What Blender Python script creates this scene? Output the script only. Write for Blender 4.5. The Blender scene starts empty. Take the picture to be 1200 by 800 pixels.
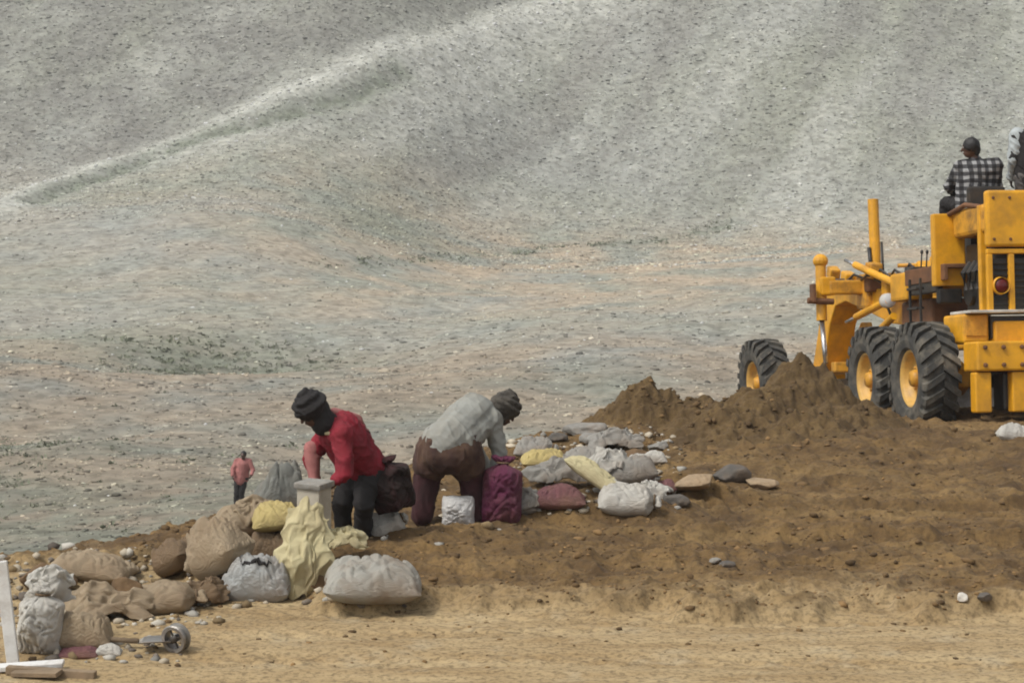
import bpy, bmesh, math, random
import numpy as np
from mathutils import Vector, Matrix, Euler, noise as mnoise

R = math.radians
random.seed(7)
rng = np.random.default_rng(11)
S = bpy.context.scene
COL = S.collection

# ------------------------------------------------------------------ camera, light, exposure
CAM_H = 3.1
F = 2300.0                      # focal length in photo pixels (1200 wide)
PITCH = math.atan(213 / F)
cam_d = bpy.data.cameras.new("camera")
cam = bpy.data.objects.new("camera", cam_d)
COL.objects.link(cam)
cam.location = (0, 0, CAM_H)
cam.rotation_euler = (R(90) - PITCH, 0, 0)
cam_d.sensor_width = 36
cam_d.lens = 36 * F / 1200
cam_d.clip_start = 0.5
cam_d.clip_end = 3000
cam_d.dof.use_dof = True
cam_d.dof.focus_distance = 18.5
cam_d.dof.aperture_fstop = 11.0
S.camera = cam

SUN_DIR = Vector((-0.50, -0.30, 0.82)).normalized()      # towards the sun
world = bpy.data.worlds.new("World")
S.world = world
world.use_nodes = True
nt = world.node_tree
nt.nodes.clear()
wo = nt.nodes.new("ShaderNodeOutputWorld")
bg = nt.nodes.new("ShaderNodeBackground")
sky = nt.nodes.new("ShaderNodeTexSky")
sky.sky_type = 'NISHITA'
sky.sun_disc = False
sky.sun_elevation = math.asin(SUN_DIR.z)
sky.sun_rotation = math.atan2(SUN_DIR.x, SUN_DIR.y)
sky.dust_density = 4.0
hs = nt.nodes.new("ShaderNodeHueSaturation")            # overcast: a greyer sky
hs.inputs['Saturation'].default_value = 0.14
nt.links.new(sky.outputs[0], hs.inputs['Color'])
nt.links.new(hs.outputs[0], bg.inputs['Color'])
bg.inputs['Strength'].default_value = 0.115
nt.links.new(bg.outputs[0], wo.inputs[0])

sd = bpy.data.lights.new("sun", 'SUN')
sd.energy = 1.5
sd.angle = R(10)
sd.color = (1.0, 0.95, 0.87)
sun = bpy.data.objects.new("sun", sd)
COL.objects.link(sun)
sun.rotation_euler = (-SUN_DIR).to_track_quat('-Z', 'Y').to_euler()
sun.location = (0, 0, 60)

S.view_settings.view_transform = 'Standard'
S.view_settings.look = 'None'
S.view_settings.gamma = 1.0
S.view_settings.use_curve_mapping = False
S.view_settings.exposure = 0.54
S.render.engine = 'CYCLES'
S.cycles.max_bounces = 5
S.cycles.filter_width = 1.9

# ------------------------------------------------------------------ numpy noise
_perm = np.random.default_rng(3).permutation(256)
_perm = np.concatenate([_perm, _perm, _perm])
_ang = np.random.default_rng(4).random(256) * 2 * np.pi
_gx, _gy = np.cos(_ang), np.sin(_ang)


def pn(x, y):
    x = np.asarray(x, float); y = np.asarray(y, float)
    xi = np.floor(x).astype(int); yi = np.floor(y).astype(int)
    fx = x - xi; fy = y - yi
    xi &= 255; yi &= 255
    u = fx * fx * fx * (fx * (fx * 6 - 15) + 10)
    v = fy * fy * fy * (fy * (fy * 6 - 15) + 10)

    def g(ix, iy, dx, dy):
        h = _perm[_perm[ix] + iy]
        return _gx[h] * dx + _gy[h] * dy
    a = g(xi, yi, fx, fy); b = g(xi + 1, yi, fx - 1, fy)
    c = g(xi, yi + 1, fx, fy - 1); d = g(xi + 1, yi + 1, fx - 1, fy - 1)
    return ((a + (b - a) * u) * (1 - v) + (c + (d - c) * u) * v) * 1.5


def fbm(x, y, o=4, lac=2.03, gain=0.5):
    s = 0; a = 1.0
    for k in range(o):
        s = s + a * pn(x + 17.3 * k, y + 9.1 * k)
        x = x * lac; y = y * lac; a *= gain
    return s


def sst(a, b, x):
    t = np.clip((x - a) / (b - a), 0, 1)
    return t * t * (3 - 2 * t)


def ray(px, py):
    u = (px - 600) / F; v = (400 - py) / F
    c, s = math.cos(PITCH), math.sin(PITCH)
    return u, c + v * s, -s + v * c


def flat(px, py, z=0.0):
    dx, dy, dz = ray(px, py)
    t = (z - CAM_H) / dz
    return dx * t, dy * t


def atY(px, py, Y):
    dx, dy, dz = ray(px, py)
    t = Y / dy
    return Vector((dx * t, Y, CAM_H + dz * t))


# ------------------------------------------------------------------ terrain heights
EDGE = [(-14.0, 6.0), (-7.6, 11.8), (-3.9, 14.5), (-2.72, 15.55), (-1.95, 17.3), (-1.05, 18.6), (0.18, 20.8),
        (1.95, 22.8), (2.6, 25.2), (2.75, 29.0), (4.0, 32.0), (9.0, 35.0), (40.0, 44.0)]
EX = np.array([e[0] for e in EDGE]); EY = np.array([e[1] for e in EDGE])


def edge_d(X, Y):
    """signed distance to the road's outer edge, positive on the road"""
    best = None
    for i in range(len(EX) - 1):
        ax, ay, bx, by = EX[i], EY[i], EX[i + 1], EY[i + 1]
        dx, dy = bx - ax, by - ay
        t = np.clip(((X - ax) * dx + (Y - ay) * dy) / (dx * dx + dy * dy), 0, 1)
        qx, qy = X - (ax + t * dx), Y - (ay + t * dy)
        d = np.hypot(qx, qy)
        sgn = np.where(dx * qy - dy * qx < 0, 1.0, -1.0)
        if best is None:
            best, bs = d, sgn
        else:
            m = d < best - 1e-9
            best = np.where(m, d, best); bs = np.where(m, sgn, bs)
    return best * bs


def loose_mask(X, Y, lo=0.18, hi=0.16):
    w = 0.55 * fbm(X * 0.45 + 5, Y * 0.8, 3) + 0.30 * fbm(X * 2.1, Y * 2.1, 3)
    y0 = 13.45 + np.where(X < -0.8, 0.5 * sst(-0.8, -2.0, X), 0)
    return sst(y0 - lo, y0 + hi, Y + w)


def gauss(X, Y, cx, cy, rx, ry, rot=0.0):
    c, s = math.cos(rot), math.sin(rot)
    dx, dy = X - cx, Y - cy
    a = (dx * c + dy * s) / rx; b = (-dx * s + dy * c) / ry
    return np.exp(-(a * a + b * b))


BUMPS = [(0.05, 17.0, 0.55, 0.35, 0.0, 0.10), (0.55, 16.3, 0.8, 0.35, 0.2, 0.20), (1.2, 17.2, 0.9, 0.4, 0.1, 0.19),
         (2.6, 18.5, 1.2, 0.5, 0.1, 0.17), (-0.9, 15.3, 0.6, 0.35, 0.3, 0.07), (3.9, 20.5, 1.5, 0.6, 0.1, 0.10),
         (3.4, 15.5, 1.4, 0.3, -0.1, 0.06), (1.4, 14.6, 1.6, 0.22, 0.05, 0.05), (-2.2, 14.3, 0.8, 0.3, 0.3, 0.06),
         (-3.6, 14.0, 0.8, 0.4, 0.3, 0.08), (-2.7, 15.0, 0.8, 0.4, 0.6, 0.08), (2.2, 21.6, 0.8, 0.5, 0.6, 0.12), (0.75, 18.9, 0.75, 0.6, 0.3, 0.13)]


def gz(X, Y, fine=True):
    X = np.asarray(X, float); Y = np.asarray(Y, float)
    d = edge_d(X, Y) + 0.22 * fbm(X * 0.7, Y * 0.7, 3)
    z = 0.05 * fbm(X * 0.22, Y * 0.22, 2)
    z = z - 0.125 * np.maximum(0, Y - 23.4)
    L = loose_mask(X, Y)
    z = z + L * (0.085 + 0.045 * fbm(X * 0.8 + 3, Y * 0.8, 3))
    for cx, cy, rx, ry, rot, h in BUMPS:
        z = z + h * gauss(X, Y, cx, cy, rx, ry, rot)
    z = z + 0.012 * (1 - L) * pn(X * 0.5, Y * 4.2) * sst(16, 12, Y)
    # soil berm on the outer edge, then the drop
    z = z + 0.10 * np.exp(-((d - 0.5) / 0.45) ** 2) * (0.7 + 0.6 * pn(X * 1.1, Y * 1.1))
    drop = np.maximum(0, -d)
    z = z - np.where(drop < 0.6, 0.7 * drop * drop, 0.252 + 0.84 * (drop - 0.6)) * 1.0
    if fine:
        rr = 1 - np.abs(pn(X * 3.3, Y * 3.3 + 4))
        z = z + L * (0.045 * (rr * rr - 0.5) + 0.022 * fbm(X * 6, Y * 6, 3) + 0.010 * np.abs(pn(X * 17, Y * 17)))
        z = z + L * 0.050 * (np.clip(fbm(X * 1.6 + 9, Y * 1.9, 3), -0.4, 1) ** 2 + 0.5 * np.maximum(0, pn(X * 4.6, Y * 5.2)))
        for y_a in (15.15, 16.75):
            yy = Y - y_a - 0.05 * (X - 3) ** 2 * 0.5 - 0.12 * np.sin(X * 0.8)
            k_ = np.exp(-(yy / 0.21) ** 4) * sst(0.2, 1.2, X)
            lug = sst(-0.2, 0.3, np.sin((X + 0.8 * np.abs(yy)) * 30))
            z = z - L * k_ * (0.05 + 0.025 * lug) + L * 0.03 * np.exp(-((np.abs(yy) - 0.30) / 0.08) ** 2) * sst(0.2, 1.2, X)
        for ry_, ph in ((12.75, 0.0), (11.75, 2.0), (13.3, 4.0)):
            yy = Y - ry_ - 0.25 * np.sin(X * 0.35 + ph)
            z = z - (1 - L) * np.exp(-(yy / 0.17) ** 2) * (0.016 + 0.008 * np.sin(X * 26 + np.abs(yy) * 30))
        z = z + (1 - L) * (0.006 * fbm(X * 3, Y * 5, 3))
    return z


def grd(x, y):
    return float(gz(np.array([x]), np.array([y]), False)[0])


def hit(px, py):
    dx, dy, dz = ray(px, py)
    Ys = np.linspace(8, 32, 1200)
    t = Ys / dy
    Xs = dx * t; Zs = CAM_H + dz * t
    g = gz(Xs, Ys, False)
    k = int(np.argmax(Zs <= g))
    return float(Xs[k]), float(Ys[k]), float(g[k])


def sp(x, w):
    return w * np.logaddexp(0, x / w)


def hz_base(X, Y):
    left = sst(-2, -42, X - 0.10 * (Y - 160))
    main = -9.5 + 0.62 * sp(Y - 248 - 7 * pn(X * 0.02, Y * 0.012), 8.0)
    fan = -9.5 + 0.115 * sp(Y - 150 - 12 * pn(X * 0.03 + 7, 0 * Y), 9.0) + 0.50 * sp(Y - 245, 9.0)
    z = main + (np.maximum(fan, main) - main) * left
    # near apron under the road
    z = z + 2.3 * sst(95, 45, Y + 9 * pn(X * 0.05, Y * 0.05)) + 1.3 * gauss(X, Y, -33, 105, 22, 22)
    z = z - 1.6 * gauss(X, Y, -18.5, 126, 8, 9)
    z = z + 2.6 * sst(-12, 48, X) * sst(60, 150, Y) * sst(270, 200, Y) + 1.1 * fbm(X * 0.022 + 3, Y * 0.016, 2) * sst(60, 110, Y) * sst(250, 200, Y)
    z = z + 0.4 * sst(262, 235, Y) * sst(180, 215, Y) * sst(-25, -8, X)
    return z


def hitz(fn, px, py, y0=30, y1=520):
    dx, dy, dz = ray(px, py)
    Ys = np.linspace(y0, y1, 6000)
    t = Ys / dy
    g = fn(dx * t, Ys)
    k = int(np.argmax(CAM_H + dz * t <= g))
    return float(dx * t[k]), float(Ys[k])


LEV = [hitz(hz_base, *p) for p in [(-160, 295), (0, 240), (120, 196), (250, 152), (380, 103), (480, 66), (600, 24), (680, -6), (800, -50)]]
CHAN = [hitz(hz_base, *p) for p in [(40, 235), (100, 212), (175, 182), (240, 158), (320, 140), (410, 112), (470, 88)]]


TERR = [hitz(hz_base, *p) for p in [(390, 312), (470, 304), (560, 298), (640, 292), (720, 287), (780, 280), (860, 262)]]


def poly_d(X, Y, pts):
    best = None
    for (ax, ay), (bx, by) in zip(pts[:-1], pts[1:]):
        dx, dy = bx - ax, by - ay
        t = np.clip(((X - ax) * dx + (Y - ay) * dy) / (dx * dx + dy * dy), 0, 1)
        qx, qy = X - (ax + t * dx), Y - (ay + t * dy)
        d = np.hypot(qx, qy); sg = np.where(dx * qy - dy * qx < 0, 1.0, -1.0)
        if best is None:
            best, bs = d, sg
        else:
            m = d < best
            best = np.where(m, d, best); bs = np.where(m, sg, bs)
    return best, bs


HOFF = 0.0


def hz(X, Y, fine=True):
    X = np.asarray(X, float); Y = np.asarray(Y, float)
    z = hz_base(X, Y)
    d, s = poly_d(X, Y, LEV)
    w = 1 + 0.25 * pn(X * 0.15, Y * 0.15)
    z = z + 0.55 * np.exp(-(d / 2.6) ** 2) - np.where(s < 0, 0.7 * sst(0, 5, d) * sst(40, 12, d), 0)
    d2, s2 = poly_d(X, Y, CHAN)
    z = z - 0.75 * np.exp(-(d2 / 1.6) ** 2)
    up = sst(235, 262, Y)
    # gullies running down the slope
    q = X * 0.9 - Y * 0.42
    z = z + up * (0.45 * pn(q * 0.055 + 3, Y * 0.008) + 0.16 * pn(q * 0.17, Y * 0.02))
    z = z + 0.45 * fbm(X * 0.06, Y * 0.06, 3)
    z = z + HOFF * gauss(X, Y, -7.85, 57, 7, 9)
    if fine:
        z = z + 0.09 * fbm(X * 0.33, Y * 0.33, 3) + 0.04 * np.abs(pn(X * 1.3, Y * 1.3))
    return z


HOFF = atY(283, 594, 57.0).z - float(hz(np.array([-7.85]), np.array([57.0]))[0])


def hgrd(x, y):
    return float(hz(np.array([x]), np.array([y]))[0])


# ------------------------------------------------------------------ materials
def new_mat(name):
    m = bpy.data.materials.new(name)
    m.use_nodes = True
    n = m.node_tree.nodes; l = m.node_tree.links
    b = n["Principled BSDF"]
    return m, n, l, b


def mixc(n, l, fac, a, b, mode='MIX'):
    mx = n.new("ShaderNodeMix"); mx.data_type = 'RGBA'; mx.blend_type = mode
    for sock, val in ((mx.inputs[0], fac), (mx.inputs[6], a), (mx.inputs[7], b)):
        if hasattr(val, 'is_linked') or hasattr(val, 'links'):
            l.new(val, sock)
        elif isinstance(val, (int, float)):
            sock.default_value = val
        else:
            sock.default_value = (*val, 1)
    return mx.outputs[2]


def ramp(n, l, src, stops):
    r = n.new("ShaderNodeValToRGB")
    e = r.color_ramp.elements
    e[0].position, e[0].color = stops[0][0], (stops[0][1],) * 3 + (1,)
    e[1].position, e[1].color = stops[-1][0], (stops[-1][1],) * 3 + (1,)
    for p, v in stops[1:-1]:
        k = e.new(p); k.color = (v, v, v, 1)
    l.new(src, r.inputs[0])
    return r.outputs[0]


def coords(n, l, scale=1.0, kind='Object'):
    t = n.new("ShaderNodeTexCoord")
    mp = n.new("ShaderNodeMapping")
    s = scale if isinstance(scale, tuple) else (scale,) * 3
    mp.inputs['Scale'].default_value = s
    l.new(t.outputs[kind], mp.inputs[0])
    return mp.outputs[0]


def noise_tex(n, l, co, scale, detail=4, rough=0.55):
    t = n.new("ShaderNodeTexNoise")
    t.inputs['Scale'].default_value = scale
    t.inputs['Detail'].default_value = detail
    t.inputs['Roughness'].default_value = rough
    l.new(co, t.inputs['Vector'])
    return t.outputs['Fac']


def bump(n, l, b, h, strength, dist):
    bp = n.new("ShaderNodeBump")
    bp.inputs['Strength'].default_value = strength
    bp.inputs['Distance'].default_value = dist
    l.new(h, bp.inputs['Height'])
    l.new(bp.outputs[0], b.inputs['Normal'])


def simple(name, c, rough=0.7, dirt=None, dirt_amt=0.5, scale=6.0, var=0.25, bmp=0.15, bscale=40, metal=0.0, bdist=0.01):
    m, n, l, b = new_mat(name)
    co = coords(n, l)
    f = noise_tex(n, l, co, scale, 5)
    dark = tuple(x * (1 - var) for x in c); lite = tuple(min(1, x * (1 + var * 0.6)) for x in c)
    col = mixc(n, l, ramp(n, l, f, [(0.3, 0), (0.7, 1)]), dark, lite)
    if dirt:
        f2 = noise_tex(n, l, co, scale * 0.6 + 1.1, 6, 0.65)
        col = mixc(n, l, ramp(n, l, f2, [(0.45, 0), (0.72, dirt_amt)]), col, dirt)
    l.new(col, b.inputs['Base Color'])
    b.inputs['Roughness'].default_value = rough
    b.inputs['Metallic'].default_value = metal
    if bmp:
        bump(n, l, b, noise_tex(n, l, co, bscale, 4), bmp, bdist)
    return m


SOIL = (0.17, 0.10, 0.045)
DUST = (0.30, 0.21, 0.12)


def sack_mat(name, c, stain=0.45):
    m, n, l, b = new_mat(name)
    co = coords(n, l)
    f = noise_tex(n, l, co, 4.5, 5)
    col = mixc(n, l, ramp(n, l, f, [(0.3, 0), (0.7, 1)]), tuple(x * 0.84 for x in c), c)
    f2 = noise_tex(n, l, co, 2.3, 4, 0.6)
    col = mixc(n, l, ramp(n, l, f2, [(0.42, 0), (0.68, min(0.95, stain + 0.25))]), col, SOIL)
    # soil rubbed into the lower part of the cloth where it lies on the ground
    g = n.new("ShaderNodeSeparateXYZ"); l.new(coords(n, l, 1.0), g.inputs[0])
    w1 = n.new("ShaderNodeTexWave"); w1.inputs['Scale'].default_value = 55; w1.bands_direction = 'X'
    w2 = n.new("ShaderNodeTexWave"); w2.inputs['Scale'].default_value = 55; w2.bands_direction = 'Y'
    l.new(co, w1.inputs[0]); l.new(co, w2.inputs[0])
    wv = mixc(n, l, 0.5, w1.outputs[0], w2.outputs[0])
    col = mixc(n, l, 0.14, col, wv, 'MULTIPLY')
    l.new(col, b.inputs['Base Color'])
    b.inputs['Roughness'].default_value = 0.62
    hb = mixc(n, l, 0.80, wv, noise_tex(n, l, coords(n, l, (5, 11, 8)), 1.8, 6, 0.62))
    bump(n, l, b, hb, 0.7, 0.035)
    return m


def plaid_mat():
    m, n, l, b = new_mat("plaid_cloth")
    co = coords(n, l)
    w1 = n.new("ShaderNodeTexWave"); w1.inputs['Scale'].default_value = 3.4; w1.bands_direction = 'X'; w1.inputs['Distortion'].default_value = 2.2
    w2 = n.new("ShaderNodeTexWave"); w2.inputs['Scale'].default_value = 3.4; w2.bands_direction = 'Z'; w2.inputs['Distortion'].default_value = 2.2
    l.new(co, w1.inputs[0]); l.new(co, w2.inputs[0])
    a = ramp(n, l, w1.outputs[0], [(0.50, 0), (0.58, 1)])
    c = ramp(n, l, w2.outputs[0], [(0.50, 0), (0.58, 1)])
    both = mixc(n, l, 1.0, a, c, 'MULTIPLY')
    either = mixc(n, l, 1.0, a, c, 'LIGHTEN')
    col = mixc(n, l, either, (0.012, 0.011, 0.012), (0.05, 0.05, 0.053))
    col = mixc(n, l, both, col, (0.26, 0.26, 0.26))
    l.new(col, b.inputs['Base Color'])
    b.inputs['Roughness'].default_value = 0.9
    bump(n, l, b, noise_tex(n, l, co, 12, 4), 0.4, 0.02)
    return m


def ground_mat():
    m, n, l, b = new_mat("dirt_road")
    at = n.new("ShaderNodeAttribute"); at.attribute_name = "loose"
    co = coords(n, l)
    cs = coords(n, l, (0.55, 2.6, 1.0))
    f_s = noise_tex(n, l, cs, 1.6, 6, 0.6)
    f_m = noise_tex(n, l, co, 2.2, 7, 0.65)
    f_f = noise_tex(n, l, co, 26, 5, 0.65)
    track = mixc(n, l, ramp(n, l, f_s, [(0.36, 0), (0.62, 1)]), (0.285, 0.196, 0.092), (0.40, 0.300, 0.160))
    track = mixc(n, l, ramp(n, l, f_m, [(0.55, 0), (0.72, 0.6)]), track, (0.40, 0.345, 0.235))
    soil = mixc(n, l, ramp(n, l, f_m, [(0.32, 0), (0.66, 1)]), (0.066, 0.036, 0.011), (0.188, 0.114, 0.040))
    f_l = noise_tex(n, l, coords(n, l, (0.35, 1.3, 1.0)), 1.0, 4, 0.6)
    soil = mixc(n, l, ramp(n, l, f_l, [(0.5, 0), (0.68, 0.65)]), soil, (0.228, 0.150, 0.060))
    f_d = noise_tex(n, l, coords(n, l, (0.5, 1.0, 1.0)), 1.3, 5, 0.65)
    soil = mixc(n, l, ramp(n, l, f_d, [(0.50, 0), (0.62, 0.7)]), soil, (0.058, 0.031, 0.011))
    col = mixc(n, l, at.outputs['Fac'], track, soil)
    col = mixc(n, l, ramp(n, l, f_f, [(0.36, 0.6), (0.54, 0)]), col, (0.055, 0.033, 0.013))
    l.new(col, b.inputs['Base Color'])
    b.inputs['Roughness'].default_value = 0.95
    bump(n, l, b, mixc(n, l, 0.5, f_f, noise_tex(n, l, co, 90, 3)), 0.55, 0.02)
    return m


def heap_mat():
    m, n, l, b = new_mat("loose_soil")
    co = coords(n, l)
    f_m = noise_tex(n, l, co, 3.2, 7, 0.65)
    f_f = noise_tex(n, l, co, 30, 5, 0.65)
    col = mixc(n, l, ramp(n, l, f_m, [(0.32, 0), (0.68, 1)]), (0.060, 0.036, 0.012), (0.145, 0.092, 0.034))
    col = mixc(n, l, ramp(n, l, f_f, [(0.36, 0.6), (0.55, 0)]), col, (0.06, 0.033, 0.014))
    l.new(col, b.inputs['Base Color'])
    b.inputs['Roughness'].default_value = 0.96
    bump(n, l, b, f_f, 0.6, 0.03)
    return m


def attr_mat(name, fine=True, k=1.0):
    m, n, l, b = new_mat(name)
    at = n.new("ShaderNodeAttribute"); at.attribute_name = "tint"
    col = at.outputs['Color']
    if fine:
        co = coords(n, l)
        f = noise_tex(n, l, co, 1.1, 6, 0.7)
        col = mixc(n, l, ramp(n, l, f, [(0.40, 0.75), (0.53, 0)]), col, mixc(n, l, 1.0, col, (0.54, 0.53, 0.50), 'MULTIPLY'))
        v = n.new("ShaderNodeTexVoronoi"); v.inputs['Scale'].default_value = 1.5
        l.new(co, v.inputs['Vector'])
        sep = n.new("ShaderNodeSeparateColor"); l.new(v.outputs['Color'], sep.inputs[0])
        lite = mixc(n, l, 1.0, col, (1.22, 1.21, 1.19), 'MULTIPLY')
        col = mixc(n, l, ramp(n, l, sep.outputs[0], [(0.62, 0), (0.68, 0.7)]), col, lite)
        dk = mixc(n, l, 1.0, col, (0.78, 0.77, 0.75), 'MULTIPLY')
        col = mixc(n, l, ramp(n, l, sep.outputs[1], [(0.74, 0), (0.80, 0.75)]), col, dk)
        bump(n, l, b, f, 0.7, 0.10)
    l.new(col, b.inputs['Base Color'])
    b.inputs['Roughness'].default_value = 0.95
    return m


M = {}
M['ground'] = ground_mat()
M['heap'] = heap_mat()
M['hill'] = attr_mat("scree")
M['stone_tint'] = attr_mat("scree_stone", False)
M['yellow'] = simple("yellow_paint", (0.72, 0.345, 0.012), 0.40, dirt=(0.26, 0.13, 0.03), dirt_amt=0.6, scale=3.5, var=0.18, bmp=0.05)
M['yellow_worn'] = simple("worn_yellow_paint", (0.62, 0.30, 0.025), 0.5, dirt=(0.12, 0.06, 0.025), dirt_amt=0.9, scale=7, var=0.25, bmp=0.1)
M['rim'] = simple("rim_paint", (0.62, 0.37, 0.09), 0.55, dirt=(0.30, 0.19, 0.09), dirt_amt=0.8, scale=6, var=0.2)
M['rubber'] = simple("dusty_rubber", (0.045, 0.044, 0.040), 0.9, dirt=(0.17, 0.15, 0.115), dirt_amt=0.9, scale=5, var=0.3)
M['black'] = simple("black_steel", (0.018, 0.017, 0.016), 0.5, dirt=(0.07, 0.05, 0.03), dirt_amt=0.6)
M['steel'] = simple("bare_steel", (0.30, 0.29, 0.27), 0.4, dirt=(0.12, 0.07, 0.04), dirt_amt=0.7, metal=0.6)
M['rust'] = simple("rusty_brown_steel", (0.17, 0.075, 0.030), 0.75, dirt=(0.06, 0.03, 0.02), dirt_amt=0.7)
M['chrome'] = simple("polished_rod", (0.6, 0.6, 0.6), 0.22, metal=0.9, var=0.08, bmp=0)
M['glass'] = simple("lamp_glass", (0.55, 0.56, 0.56), 0.12, var=0.05, bmp=0)
M['red_glass'] = simple("red_tail_glass", (0.11, 0.010, 0.010), 0.2, var=0.1, bmp=0)
M['pale'] = simple("pale_plate", (0.55, 0.53, 0.48), 0.6, dirt=DUST, scale=5)
M['skin'] = simple("tanned_skin", (0.17, 0.085, 0.05), 0.55, scale=9, var=0.15, bmp=0.05)
M['dark_skin'] = simple("dark_skin", (0.075, 0.036, 0.022), 0.5, scale=9, var=0.15, bmp=0.05)
M['eye'] = simple("eye_white", (0.6, 0.58, 0.55), 0.25, var=0.05, bmp=0)
M['hair'] = simple("black_hair", (0.010, 0.009, 0.009), 0.6, scale=30, bmp=0.4, bscale=60)
M['red'] = simple("red_cloth", (0.215, 0.008, 0.020), 0.85, dirt=(0.10, 0.008, 0.010), dirt_amt=0.7, scale=5, var=0.35, bmp=0.3, bscale=14, bdist=0.03)
M['pink'] = simple("faded_pink_cloth", (0.32, 0.125, 0.115), 0.9, scale=6, var=0.2, bmp=0.3, bscale=14)
M['black_cloth'] = simple("black_cloth", (0.016, 0.014, 0.014), 0.9, scale=6, var=0.3, bmp=0.4, bscale=14, bdist=0.03)
M['grey_cloth'] = simple("grey_cloth", (0.105, 0.10, 0.098), 0.9, dirt=SOIL, dirt_amt=0.4, scale=6, var=0.3, bmp=0.4, bscale=14)
M['turban'] = simple("grey_brown_scarf", (0.075, 0.066, 0.054), 0.95, dirt=(0.02, 0.018, 0.015), dirt_amt=0.9, scale=11, var=0.4, bmp=0.7, bscale=16, bdist=0.04)
M['pale_shirt'] = simple("pale_grey_shirt", (0.27, 0.275, 0.25), 0.9, dirt=(0.22, 0.19, 0.14), dirt_amt=0.6, scale=5, var=0.2, bmp=0.3, bscale=12)
M['bluish_shirt'] = simple("pale_blue_shirt", (0.34, 0.37, 0.375), 0.9, scale=5, var=0.15, bmp=0.3, bscale=12)
M['tunic'] = simple("brown_tunic_cloth", (0.052, 0.026, 0.020), 0.95, dirt=(0.15, 0.09, 0.05), dirt_amt=0.6, scale=6, var=0.35, bmp=0.4, bscale=12, bdist=0.03)
M['maroon'] = simple("dark_maroon_cloth", (0.040, 0.010, 0.012), 0.95, dirt=(0.015, 0.008, 0.008), dirt_amt=0.6, scale=6, var=0.4, bmp=0.4, bscale=12, bdist=0.03)
M['dark_bag'] = simple("dark_brown_canvas", (0.022, 0.012, 0.010), 0.95, dirt=(0.09, 0.012, 0.018), dirt_amt=0.5, scale=5, var=0.4, bmp=0.4, bscale=18)
M['plaid'] = plaid_mat()
M['shoe'] = simple("dusty_shoe", (0.03, 0.025, 0.022), 0.7, dirt=DUST, dirt_amt=0.6)
M['white_sack'] = sack_mat("white_woven_sack", (0.64, 0.62, 0.56), 0.3)
M['bright_sack'] = sack_mat("clean_white_sack", (0.74, 0.73, 0.71), 0.05)
M['grey_white_sack'] = sack_mat("soiled_white_sack", (0.43, 0.415, 0.365), 0.5)
M['bluewhite_sack'] = sack_mat("bluish_white_sack", (0.47, 0.485, 0.475), 0.45)
M['cream_sack'] = sack_mat("cream_yellow_sack", (0.70, 0.62, 0.36), 0.3)
M['yellow_sack'] = sack_mat("yellow_sack", (0.60, 0.48, 0.19), 0.2)
M['tan_sack'] = sack_mat("tan_jute_sack", (0.40, 0.31, 0.20), 0.35)
M['brown_sack'] = sack_mat("brown_jute_sack", (0.19, 0.125, 0.065), 0.5)
M['grey_sack'] = sack_mat("grey_sack", (0.36, 0.345, 0.31), 0.4)
M['darkgrey_sack'] = sack_mat("grey_green_tarpaulin", (0.22, 0.225, 0.20), 0.2)
M['purple_sack'] = sack_mat("purple_sack", (0.13, 0.016, 0.058), 0.2)
M['mauve_sack'] = sack_mat("faded_mauve_sack", (0.20, 0.075, 0.085), 0.4)
M['stone_grey'] = simple("grey_stone", (0.26, 0.25, 0.225), 0.9, dirt=SOIL, dirt_amt=0.5, scale=5, var=0.35, bmp=0.6, bscale=18, bdist=0.03)
M['stone_dark'] = simple("dark_stone", (0.10, 0.09, 0.078), 0.9, dirt=SOIL, dirt_amt=0.5, scale=5, var=0.35, bmp=0.6, bscale=18, bdist=0.03)
M['stone_tan'] = simple("tan_stone", (0.34, 0.25, 0.155), 0.9, dirt=SOIL, dirt_amt=0.5, scale=5, var=0.35, bmp=0.6, bscale=18, bdist=0.03)
M['stone_brown'] = simple("earthy_brown_stone", (0.14, 0.085, 0.04), 0.95, scale=5, var=0.35, bmp=0.6, bscale=18, bdist=0.03)
M['stone_white'] = simple("white_stone", (0.62, 0.59, 0.53), 0.9, dirt=SOIL, dirt_amt=0.3, scale=5, var=0.2, bmp=0.5, bscale=18, bdist=0.03)
M['concrete'] = simple("weathered_concrete", (0.44, 0.40, 0.325), 0.9, dirt=(0.20, 0.16, 0.10), dirt_amt=0.5, scale=7, var=0.15, bmp=0.35, bscale=30)
M['white_paint'] = simple("chipped_white_paint", (0.66, 0.66, 0.64), 0.6, dirt=(0.25, 0.2, 0.15), dirt_amt=0.7, scale=8, var=0.1)
M['leaf'] = simple("dull_green_leaf", (0.165, 0.180, 0.120), 0.9, scale=1.5, var=0.45, bmp=0)
M['wood'] = simple("grey_wood", (0.22, 0.16, 0.10), 0.85, scale=8, var=0.3, bmp=0.4)


# ------------------------------------------------------------------ mesh helpers
def link(name, mesh, mat=None, parent=None, smooth=True):
    o = bpy.data.objects.new(name, mesh)
    COL.objects.link(o)
    if mat:
        mesh.materials.append(mat)
    if parent:
        o.parent = parent
    if smooth:
        mesh.polygons.foreach_set('use_smooth', np.ones(len(mesh.polygons), bool))
    return o


def tag(o, label=None, cat=None, group=None, kind=None):
    if label: o['label'] = label
    if cat: o['category'] = cat
    if group: o['group'] = group
    if kind: o['kind'] = kind
    return o


def empty(name, loc=(0, 0, 0), rot=(0, 0, 0), parent=None):
    o = bpy.data.objects.new(name, None)
    COL.objects.link(o)
    o.location = loc; o.rotation_euler = rot
    o.empty_display_size = 0.2
    if parent: o.parent = parent
    return o


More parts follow.
